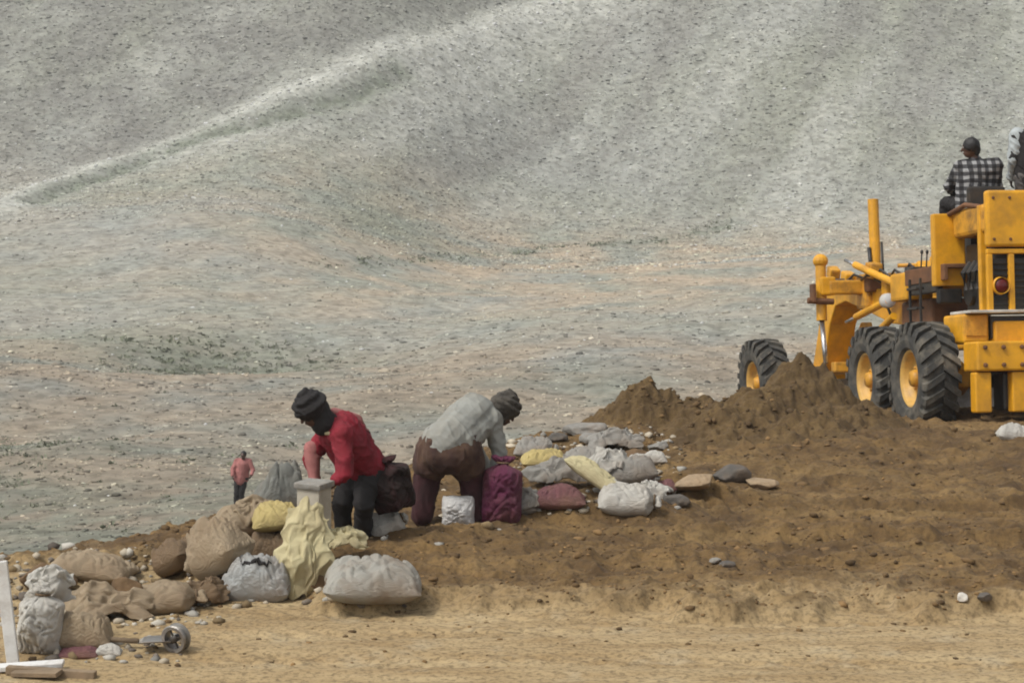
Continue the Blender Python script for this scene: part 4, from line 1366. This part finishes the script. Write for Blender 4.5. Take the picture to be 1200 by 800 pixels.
# ------------------------------------------------------------------ sacks
def sack_mesh(L, W, H, seed, neck=False, wr=1.0, nu=84, nv=56):
    """a filled sewn sack lying flat: length x, width y, height z, standing on z=0; neck: gathered and tied at its far end"""
    u = np.sin(np.linspace(-1, 1, nu) * math.pi / 2); v = np.sin(np.linspace(-1, 1, nv) * math.pi / 2)
    Ug, Vg = np.meshgrid(u, v, indexing='ij')
    fill = np.clip(1 - np.abs(Ug) ** 3.0, 0, 1) ** 0.62 * np.clip(1 - np.abs(Vg) ** 2.2, 0, 1) ** 0.55
    lump = 1 + 0.34 * fbm(Ug * 0.9 + seed * 3.1, Vg * 0.9 + seed, 2) - 0.10 * Ug * (1 if seed % 2 else -1)
    pull = 1 - 0.07 * (1 - np.abs(Ug) ** 2) * np.abs(Vg) ** 4
    X = Ug * L / 2 * (1 - 0.06 * (1 - np.abs(Vg) ** 2) * np.abs(Ug) ** 6) + 0.02 * L * pn(Vg * 2 + seed, Ug * 0)
    Y = Vg * W / 2 * pull * (1 + 0.09 * pn(Ug * 1.5 + seed * 2, 0 * Ug))
    X = X * (1 - 0.06 * np.abs(Vg) ** 5); Y = Y * (1 - 0.12 * np.abs(Ug) ** 6)
    endw = np.abs(Ug) ** 1.7
    pleat = pn(Vg * 6.5 + seed, Ug * 1.0 + seed) * endw + 0.55 * pn(Vg * 13 + seed * 2, Ug * 1.6) * endw
    q1 = Ug * 3.2 + Vg * 2.2 + 0.8 * pn(Ug * 2 + seed, Vg * 2); q2 = Ug * 2.6 - Vg * 3.1 + 0.8 * pn(Ug * 2, Vg * 2 + seed)
    crease = -(1 - np.abs(pn(q1 + seed, q2 * 0.35))) ** 5 * 0.10 - (1 - np.abs(pn(q1 * 0.4, q2 * 1.2 + seed))) ** 6 * 0.08
    bulge = 1.0
    if neck:
        g = np.exp(-((Ug - 0.76) / 0.13) ** 2)
        Y = Y * (1 - 0.74 * g) * np.where(Ug > 0.76, 0.62 + 0.38 * np.exp(-((Ug - 0.76) / 0.1) ** 2), 1)
        bulge = 1 - 0.55 * g
        fill = np.maximum(fill, 0.16 * np.clip(1 - np.abs(Vg) ** 2, 0, 1))
        pleat = pleat + 0.9 * pn(Vg * 8 + seed, Ug * 0.8) * np.exp(-((Ug - 0.76) / 0.3) ** 2)
    top = fill * lump * bulge * H * 0.70 + wr * (0.085 * pleat + crease) * fill ** 0.5 * H
    bot = -fill * bulge * H * 0.42 + 0.04 * pleat * fill * H
    bot = np.maximum(bot, -H * 0.34)
    Vt = np.stack([X, Y, top], -1).reshape(-1, 3); Vb = np.stack([X, Y, bot], -1).reshape(-1, 3)
    e = np.zeros((nu, nv), bool); e[0] = e[-1] = True; e[:, 0] = e[:, -1] = True
    idx = np.arange(nu * nv).reshape(nu, nv)
    remap = np.where(e.ravel(), idx.ravel(), -1)
    inner = np.where(~e.ravel())[0]
    remap[inner] = nu * nv + np.arange(len(inner))
    V = np.concatenate([Vt, Vb[inner]])
    ft = grid_faces(nu, nv); fb = remap[ft][:, ::-1]
    V[:, 2] += H * 0.34
    return np_mesh("sack", V, np.concatenate([ft, fb]))


def sack(px, py, L, W, H, mat, label, rz=0.0, tilt=(0, 0), seed=1, upright=False, lift=0.0, name="sack", cat="sack", group="sacks along the road edge", back=0.0, tie=True, neck=False):
    x, y, z = hit(px, py)
    y += back; x *= (y / max(y - back, 1e-6))
    z = grd(x, y)
    me = sack_mesh(L, W, H * (1.0 if upright else 0.88), seed, neck, 0.9 if upright else 1.3)
    o = link(name, me, M[mat])
    if upright:
        o.rotation_euler = Euler((R(tilt[0]), R(tilt[1]), R(rz)), 'XYZ')
        # stand it on its short end: length axis vertical, face towards the camera
        M0 = Matrix.Rotation(R(90), 4, 'X') @ Matrix.Rotation(R(90), 4, 'Z')
        me.transform(Matrix.Translation((0, H * 0.34, L / 2 - 0.02)) @ M0)
    else:
        o.rotation_euler = Euler((R(tilt[0]), R(tilt[1]), R(rz)), 'XYZ')
    o.location = (x, y, z - 0.03 + lift)
    tag(o, label, cat, group)
    if tie:
        mb = MB()
        if neck:
            ring = [(0.38 * L, 0.145 * W * math.cos(a), H * 0.36 + 0.17 * H * math.sin(a)) for a in np.linspace(0, 2 * math.pi, 15)]
            if upright:
                ring = [(p[1], H * 0.34 - (p[2] - H * 0.0), p[0] + L / 2 - 0.02) for p in ring]
            mb.tube(ring, 0.008, 6, cap=False)
        else:
            k_ = -1 if seed % 2 else 1
            row = [(k_ * L * 0.468, W * t, H * 0.37) for t in np.linspace(-0.36, 0.36, 9)]
            if upright:
                row = [(p[1], 0.0 - 0.03 * H, abs(p[0]) + L / 2 - 0.02) for p in row]
            mb.tube(row, 0.005, 6)
        mb.build("tie" if neck else "stitching", M['brown_sack'], o, smooth=True)
    return o


# pile round the concrete post
sack(437, 697, 0.70, 0.48, 0.31, 'grey_white_sack', "fat white sack lying on its side right of the concrete post", 4, (3, 2), 3)
sack(303, 698, 0.52, 0.34, 0.40, 'bluewhite_sack', "bluish white sack with a dark slit, at the front of the pile", -6, (14, 0), 4)
sack(262, 684, 0.50, 0.40, 0.44, 'tan_sack', "big tan sack leaning against the left flank of the pile", 155, (0, 24), 5, lift=0.10, neck=True)
sack(213, 676, 0.42, 0.34, 0.30, 'brown_sack', "dark brown sack behind the leaning tan sack", 140, (0, 26), 6, lift=0.06, neck=True)
sack(322, 668, 0.42, 0.36, 0.32, 'brown_sack', "brown sack under the small yellow sack near the post", 5, (0, 0), 7, back=0.15, lift=0.0)
sack(325, 668, 0.36, 0.34, 0.20, 'yellow_sack', "small yellow sack, topmost of the pile left of the post", 8, (4, -8), 8, lift=0.29, back=0.15)
sack(285, 640, 0.50, 0.30, 0.22, 'tan_sack', "flat tan sack lying across the pile's upper left", 20, (0, 8), 9, back=0.2, lift=0.06)
sack(332, 612, 0.50, 0.42, 0.50, 'darkgrey_sack', "grey green bundle behind the pile, left of the worker in red", 15, (0, 0), 12, back=0.6, lift=-0.02, neck=True, name="tarpaulin_bundle", cat="bundle")
sack(463, 622, 0.32, 0.26, 0.24, 'white_sack', "small white sack on the ground between the two workers", 0, (0, -30), 13, neck=True)
sack(537, 620, 0.32, 0.28, 0.16, 'bright_sack', "white sack standing between the bending worker's legs", 0, (-6, 0), 14, upright=True, back=0.05)
sack(586, 613, 0.60, 0.36, 0.22, 'purple_sack', "dark purple sack standing upright beside the bending worker", 0, (-5, 3), 15, upright=True, back=0.05, neck=True)
# flattened sacks lower left
sack(185, 712, 0.72, 0.50, 0.24, 'tan_sack', "broad flat tan sack half buried left of the pile", 8, (0, -4), 16, neck=True)
sack(110, 690, 0.60, 0.42, 0.22, 'tan_sack', "dusty tan sack lying behind the white post corner", -10, (0, 5), 17, back=0.2)
sack(46, 768, 0.46, 0.30, 0.26, 'white_sack', "white sack standing behind the leaning white post", -4, (-4, 4), 18, upright=True, back=0.15, neck=True)
sack(98, 762, 0.36, 0.30, 0.28, 'tan_sack', "small tan sack next to the standing white sack", 6, (0, 4), 19, back=0.12)
sack(92, 766, 0.26, 0.16, 0.08, 'mauve_sack', "faded mauve cloth rag lying in front of the small tan sack", 4, (0, 0), 20, name="cloth_rag", cat="rag", tie=False, group="rags among the sacks")
sack(128, 764, 0.17, 0.12, 0.09, 'white_sack', "crumpled white plastic bag right of the mauve rag", 0, (0, 3), 21, name="plastic_bag", cat="bag", tie=False, group="plastic bags among the sacks")
bs_ = [q for q in COL.objects if q.get('label', '').startswith('bluish white sack')][0]
mb = MB()
ts = np.linspace(-1, 1, 15)
up_e = [(0.02 + 0.11 * t, -0.075 - 0.012 * (1 - t * t) + 0.004 * math.sin(9 * t), 0.0) for t in ts]
bm_v = np.empty(len(bs_.data.vertices) * 3, np.float32); bs_.data.vertices.foreach_get('co', bm_v); bm_v = bm_v.reshape(-1, 3)
def top_at(x, y):
    q = bm_v[bm_v[:, 2] > 0.13]
    k = np.argmin((q[:, 0] - x) ** 2 + (q[:, 1] - y) ** 2)
    return float(q[k, 2])
mb.tube([(p[0], p[1], top_at(p[0], p[1]) - 0.004) for p in up_e], [0.004 + 0.013 * (1 - t * t) for t in ts], 8)
mb.build("torn_opening", M['black_cloth'], bs_, smooth=True)
# heap of sacks and stones in the middle
sack(637, 564, 0.44, 0.34, 0.20, 'yellow_sack', "pale yellow sack above the mauve sack in the middle heap", 5, (0, 0), 22, lift=0.16)
sack(655, 590, 0.46, 0.32, 0.20, 'mauve_sack', "mauve sack with pale creases at the front of the middle heap", 0, (4, 0), 23)
sack(692, 583, 0.56, 0.20, 0.15, 'cream_sack', "narrow cream sack lying slanted across the middle heap", -18, (0, 32), 24, lift=0.17)
sack(738, 598, 0.54, 0.36, 0.30, 'white_sack', "big whitish sack at the front right of the middle heap", -6, (6, 0), 25, neck=True)
sack(738, 566, 0.50, 0.36, 0.26, 'grey_sack', "grey sack behind the big whitish sack", 10, (0, -6), 26, lift=0.03)
sack(690, 548, 0.54, 0.36, 0.24, 'grey_sack', "dusty grey sack in the middle of the heap below the slabs", 0, (0, 4), 27)
sack(758, 545, 0.40, 0.26, 0.14, 'white_sack', "flat pale sack below the small soil heap", 4, (0, 0), 28, lift=0.04)
sack(630, 532, 0.46, 0.36, 0.22, 'grey_sack', "dusty sack right of the grey scarf, at the heap's far end", -12, (0, -5), 29, neck=True)
sack(778, 574, 0.22, 0.16, 0.12, 'mauve_sack', "small mauve rag at the right end of the middle heap", 8, (0, 0), 30, name="cloth_rag", cat="rag", tie=False, group="rags among the sacks")
sack(612, 598, 0.24, 0.20, 0.14, 'grey_sack', "small grey sack squeezed beside the purple sack", 10, (0, 0), 31)
sack(1186, 514, 0.34, 0.24, 0.22, 'white_sack', "white bag on the ground behind the grader's rear frame", 0, (0, 4), 32, name="plastic_bag", cat="bag", tie=False, group="plastic bags among the sacks")

def sheet(px, py, W, D, H, mat, label, rz=0.0, tilt=(0, 0), seed=1, lift=0.0, back=0.0, group="crumpled sheets among the sacks", n=70):
    x, y, z = hit(px, py)
    y2 = y + back; x *= y2 / y; z = grd(x, y2)
    t = np.linspace(-1, 1, n)
    A, B = np.meshgrid(t, t, indexing='ij')
    ou = 1 + 0.30 * pn(B * 1.7 + seed, A * 0 + seed) ; ov = 1 + 0.30 * pn(A * 1.7 - seed, B * 0 + seed)
    wA = A + 0.35 * pn(A * 1.3 + seed, B * 1.3)
    rg = 0.62 + 0.5 * pn(A * 1.2 + seed * 2, B * 1.2) + (1 - np.abs(pn(wA * 2.4 + seed, B * 0.9 + 5))) ** 3 * 0.30 + (1 - np.abs(pn(wA * 1.5 - B * 1.8, B * 2.0 + seed))) ** 4 * 0.24 + 0.05 * pn(A * 7, B * 7 + seed)
    ed = 1 - 0.85 * np.clip(np.hypot(A, B) / 1.15, 0, 1) ** 3
    X = A * np.sqrt(1 - 0.32 * B * B) * W / 2 * ou + 0.03 * pn(A * 3, B * 3 + seed); Y = B * np.sqrt(1 - 0.32 * A * A) * D / 2 * ov + 0.03 * pn(A * 3 + seed, B * 3)
    Z = H * rg * ed
    me = np_mesh("plastic_sheet", np.stack([X, Y, Z], -1).reshape(-1, 3), grid_faces(n, n))
    o = link("plastic_sheet", me, M[mat])
    sm = o.modifiers.new("thickness", 'SOLIDIFY'); sm.thickness = 0.005
    o.location = (x, y2, z + lift); o.rotation_euler = Euler((R(tilt[0]), R(tilt[1]), R(rz)), 'XYZ')
    return tag(o, label, "plastic sheet", group)


sheet(358, 692, 0.36, 0.66, 0.095, 'cream_sack', "pale yellow crumpled sheeting propped upright against the concrete post", 4, (72, 6), 3, lift=0.27, back=0.02)
sheet(300, 640, 0.44, 0.30, 0.14, 'tan_sack', "tan crumpled cloth spread over the pile behind the small yellow sack", 10, (24, 0), 5, lift=0.16, back=0.2)
sheet(655, 572, 0.56, 0.40, 0.16, 'grey_sack', "pale grey crumpled sheet between the yellow sack and the mauve sack", 6, (10, 0), 7, lift=0.08)
sheet(712, 566, 0.40, 0.34, 0.16, 'white_sack', "white crumpled plastic sheet tucked behind the big whitish sack", 20, (16, 0), 9, lift=0.14)
sheet(762, 586, 0.34, 0.26, 0.12, 'white_sack', "white torn plastic sheet at the right side of the big whitish sack", -12, (12, 0), 11, lift=0.04)
sheet(625, 596, 0.34, 0.24, 0.12, 'grey_sack', "grey torn sheet on the soil right of the purple sack", 14, (10, 0), 13, lift=0.02)
sheet(720, 528, 0.60, 0.40, 0.14, 'grey_sack', "dusty grey sheet spread over the far side of the middle heap", 4, (8, 0), 15, lift=0.06)
sheet(128, 722, 0.60, 0.36, 0.16, 'tan_sack', "dusty tan sheet spread between the flat tan sacks", 8, (10, 0), 17, lift=0.02)
sheet(60, 752, 0.30, 0.28, 0.14, 'white_sack', "crumpled white sheet hanging over the standing white sack", 6, (40, 0), 19, lift=0.34, back=0.02)
sheet(240, 705, 0.36, 0.26, 0.12, 'brown_sack', "brown rag crumpled under the leaning tan sack", 6, (10, 0), 21, lift=0.02)
sheet(400, 660, 0.40, 0.24, 0.12, 'cream_sack', "cream torn sheet lying over the back of the fat white sack", 6, (14, 0), 23, lift=0.14)

# dark bag slung behind the worker in red
me = sack_mesh(0.46, 0.36, 0.28, 41, True)
M0 = Matrix.Rotation(R(90), 4, 'X') @ Matrix.Rotation(R(90), 4, 'Z')
me.transform(Matrix.Translation((0, 0.05, -0.23)) @ M0)
o = link("shoulder_bag", me, M['dark_bag'])
o.location = (X0 + 0.25, Y0 + 0.14, z0 + 0.74); o.rotation_euler = (R(4), R(-14), R(15))
tag(o, "dark brown bag slung behind the back of the worker in red", "bag")
mb = MB().tube([(-0.06, 0.0, 0.20), (-0.22, -0.02, 0.32), (-0.36, -0.12, 0.36)], 0.013, 8)
mb.build("strap", M['dark_bag'], o, smooth=True)

# ------------------------------------------------------------------ concrete post, white post, boards, metal bits
x, y, z = hit(367, 662)
post = MB().box((0, 0, 0.25), (0.19, 0.19, 0.70), bev=0.012).build("concrete_post", M['concrete'])
post.location = (x, y + 0.05, z - 0.02); post.rotation_euler = (R(1), R(1.5), R(-24))
tag(post, "squat pale concrete guard post with a darker cap amid the sacks", "post")
MB().box((0, 0, 0.62), (0.225, 0.225, 0.045), bev=0.01).build("cap", M['stone_grey'], post)

x, y, z = hit(16, 776)
wp = MB().box((0, 0, 0.30), (0.075, 0.05, 0.72), bev=0.006).build("white_post", M['white_paint'])
wp.location = (x, y, z - 0.03); wp.rotation_euler = (R(-5), R(-6), R(8))
tag(wp, "leaning white painted wooden post at the picture's left edge", "post")
x, y, z = hit(30, 786)
for k, (dx, dy, ln, rz, lb) in enumerate([(0, 0, 0.46, 4, "broken white board lying flat at the foot of the leaning white post"),
                                          (0.10, -0.13, 0.30, -14, "short grey board on the ground in front of the white board")]):
    bd = MB().box((0, 0, 0.02), (ln, 0.09, 0.028), bev=0.004).build("broken_board", M['white_paint'] if k == 0 else M['wood'])
    bd.location = (x + dx, y + dy, grd(x + dx, y + dy) + 0.012); bd.rotation_euler = (R(4), R(-3), R(rz))
    tag(bd, lb, "board", "broken boards at the left edge")
x, y, z = hit(60, 792)
bd = MB().box((0, 0, 0.02), (0.55, 0.06, 0.05), bev=0.006).build("wooden_batten", M['wood'])
bd.location = (x, y, grd(x, y)); bd.rotation_euler = (0, R(2), R(-6)); tag(bd, "dark wooden batten lying on the dirt below the white sack", "batten")

# a metal drum wheel and a spade lying by the tan sacks
x, y, z = hit(205, 765)
dr = MB().lathe([(-0.02, 0.062), (-0.07, 0.064), (-0.078, 0.085), (-0.06, 0.092), (-0.045, 0.070), (0.045, 0.070), (0.06, 0.092), (0.078, 0.085), (0.07, 0.064), (0.02, 0.062), (-0.02, 0.062)], n=32, axis='y').build("cable_drum", M['steel'])
dr.scale = (1, 0.5, 1); dr.location = (x, y + 0.05, z + 0.085); dr.rotation_euler = (R(6), 0, R(-25))
tag(dr, "small dark metal drum lying on the road at the end of the tan sacks", "drum")
mb = MB()
for k in range(4):
    a = math.pi / 2 * k + 0.4
    mb.tube([(0.012 * math.cos(a), -0.04, 0.012 * math.sin(a)), (0.064 * math.cos(a), -0.04, 0.064 * math.sin(a))], 0.008, 6)
mb.build("spoke", M['black'], dr)
MB().tube([(0, -0.10, 0), (0, 0.10, 0)], 0.022, 12).build("axle", M['black'], dr, smooth=True)
x, y, z = hit(165, 762)
shv = empty("shovel", (x, y, z + 0.03), (0, 0, R(-4)))
tag(shv, "shovel lying flat between the plastic bag and the metal drum", "shovel")
MB().tube([(-0.02, 0.02, 0.02), (-0.85, 0.16, 0.03)], 0.016, 10).build("handle", M['wood'], shv, smooth=True)
mb = MB()
vs, fs = [], []
for i in range(7):
    t = i / 6
    w = 0.085 * (1 - 0.65 * max(0, t - 0.6) / 0.4)
    for j in range(5):
        s = (j - 2) / 2
        vs.append((0.0 + 0.22 * t, s * w, 0.012 + 0.020 * s * s + 0.01 * math.sin(t * 3)))
fs = [(i * 5 + j, i * 5 + j + 1, (i + 1) * 5 + j + 1, (i + 1) * 5 + j) for i in range(6) for j in range(4)]
mb.add(vs, fs)
bl_ = mb.build("blade", M['steel'], shv, smooth=True)
sm = bl_.modifiers.new("s", 'SOLIDIFY'); sm.thickness = 0.004


# ------------------------------------------------------------------ stones
def stone(px, py, w, h, mat, label, seed, rz=0, flat_k=1.0, lift=0.0, cat="stone", dep=None):
    x, y, z = hit(px, py)
    bm = bmesh.new()
    bmesh.ops.create_icosphere(bm, subdivisions=4, radius=1)
    rs = np.random.default_rng(seed)
    planes = [(Vector(rs.normal(0, 1, 3)).normalized(), rs.uniform(0.55, 0.85)) for _ in range(13)]
    for v in bm.verts:
        p = v.co.copy()
        for nrm, d in planes:
            k = p.dot(nrm)
            if k > d:
                p -= nrm * (k - d) * 0.92
        q = p * 2.2 + Vector((seed, seed * 1.7, 0))
        p *= 1 + 0.08 * mnoise.noise(q) + 0.045 * mnoise.noise(q * 3)
        v.co = p
    me = bpy.data.meshes.new("stone")
    bm.to_mesh(me); bm.free()
    c = np.empty(len(me.vertices) * 3, np.float32); me.vertices.foreach_get('co', c); c = c.reshape(-1, 3)
    c -= (c.max(0) + c.min(0)) / 2
    c *= np.array([w, dep or w * 0.8, h]) / (c.max(0) - c.min(0))
    c[:, 2] += h * 0.38
    me.vertices.foreach_set('co', c.ravel()); me.update()
    o = link("stone", me, M[mat], None, True)
    o.location = (x, y, z + lift); o.rotation_euler = (R(rs.uniform(-6, 6)), R(rs.uniform(-6, 6)), R(rz))
    return tag(o, label, cat, "stones on the road edge")


stone(685, 508, 0.50, 0.13, 'stone_grey', "thin pale grey slab at the far side of the middle heap", 1, 10)
stone(652, 517, 0.26, 0.10, 'stone_dark', "dark flat stone at the lower left tip of the thin pale slab", 2, 30)
stone(700, 522, 0.40, 0.14, 'stone_grey', "grey slab just below the thin pale slab", 3, -10)
stone(745, 540, 0.30, 0.14, 'stone_brown', "brown stone in front of the small soil heap", 6, 20)
stone(858, 566, 0.36, 0.20, 'stone_dark', "dark grey boulder on loose soil below the large heap", 7, 10)
stone(894, 574, 0.32, 0.11, 'stone_tan', "flat tan stone right of the dark grey boulder", 8, 5)
stone(792, 594, 0.24, 0.12, 'stone_dark', "dark stone half buried right of the whitish sack", 10, 15)
stone(812, 575, 0.40, 0.16, 'stone_tan', "tan stone between the middle heap and the dark boulder", 11, 15)
stone(56, 694, 0.40, 0.24, 'stone_brown', "large brown lump of earth behind the leaning white post", 13, 20)
stone(150, 716, 0.24, 0.14, 'stone_brown', "dark brown stone standing in for a dark hole on the broad tan sack", 15, 0, lift=0.12)  # added in place of a dark hole, its darkness given by brown stone
stone(1152, 706, 0.12, 0.06, 'stone_dark', "small dark stone lying in the road at lower right", 17, 25)
stone(1128, 703, 0.08, 0.06, 'stone_white', "tiny pale stone left of the small dark road stone", 18, 25)
stone(852, 664, 0.13, 0.05, 'stone_dark', "thin dark stone lying in the middle of the loose dirt", 19, 5)
stone(838, 660, 0.09, 0.05, 'stone_grey', "small grey stone just left of the thin dark stone", 20, 5)
stone(370, 692, 0.18, 0.14, 'stone_brown', "brown clod at the foot of the cream sack", 21, 5)
stone(772, 528, 0.24, 0.11, 'stone_grey', "pale grey stone under the small heap's right foot", 23, 35)


# broken stone and earth between the sacks and along the verge
pts_ = []
for (x0, x1, y0, y1, cnt) in [(598, 800, 498, 604, 620), (0, 260, 645, 735, 420), (380, 610, 560, 640, 60), (60, 220, 740, 775, 60), (260, 480, 690, 712, 50)]:
    for _ in range(cnt):
        a = hit(rng.uniform(x0, x1), rng.uniform(y0, y1))
        pts_.append(a)
RP = np.array(pts_)
RP[:, 2] = gz(RP[:, 0], RP[:, 1])
rs_ = np.minimum(0.021 * np.exp(rng.normal(0, 0.55, len(RP))), 0.05)
pal = np.array([[0.30, 0.285, 0.25], [0.38, 0.33, 0.25], [0.17, 0.12, 0.06], [0.12, 0.10, 0.08], [0.40, 0.37, 0.31]])
rt = pal[rng.choice(5, len(RP), p=[0.24, 0.27, 0.29, 0.14, 0.06])] * np.exp(rng.normal(0, 0.2, len(RP)))[:, None]
scatter("rubble", RP, rs_, rt, M['stone_tint'], 'stuff', "broken stone and earth rubble between the sacks and along the verge", "rubble", squash=0.65, seed=33, sub=1)
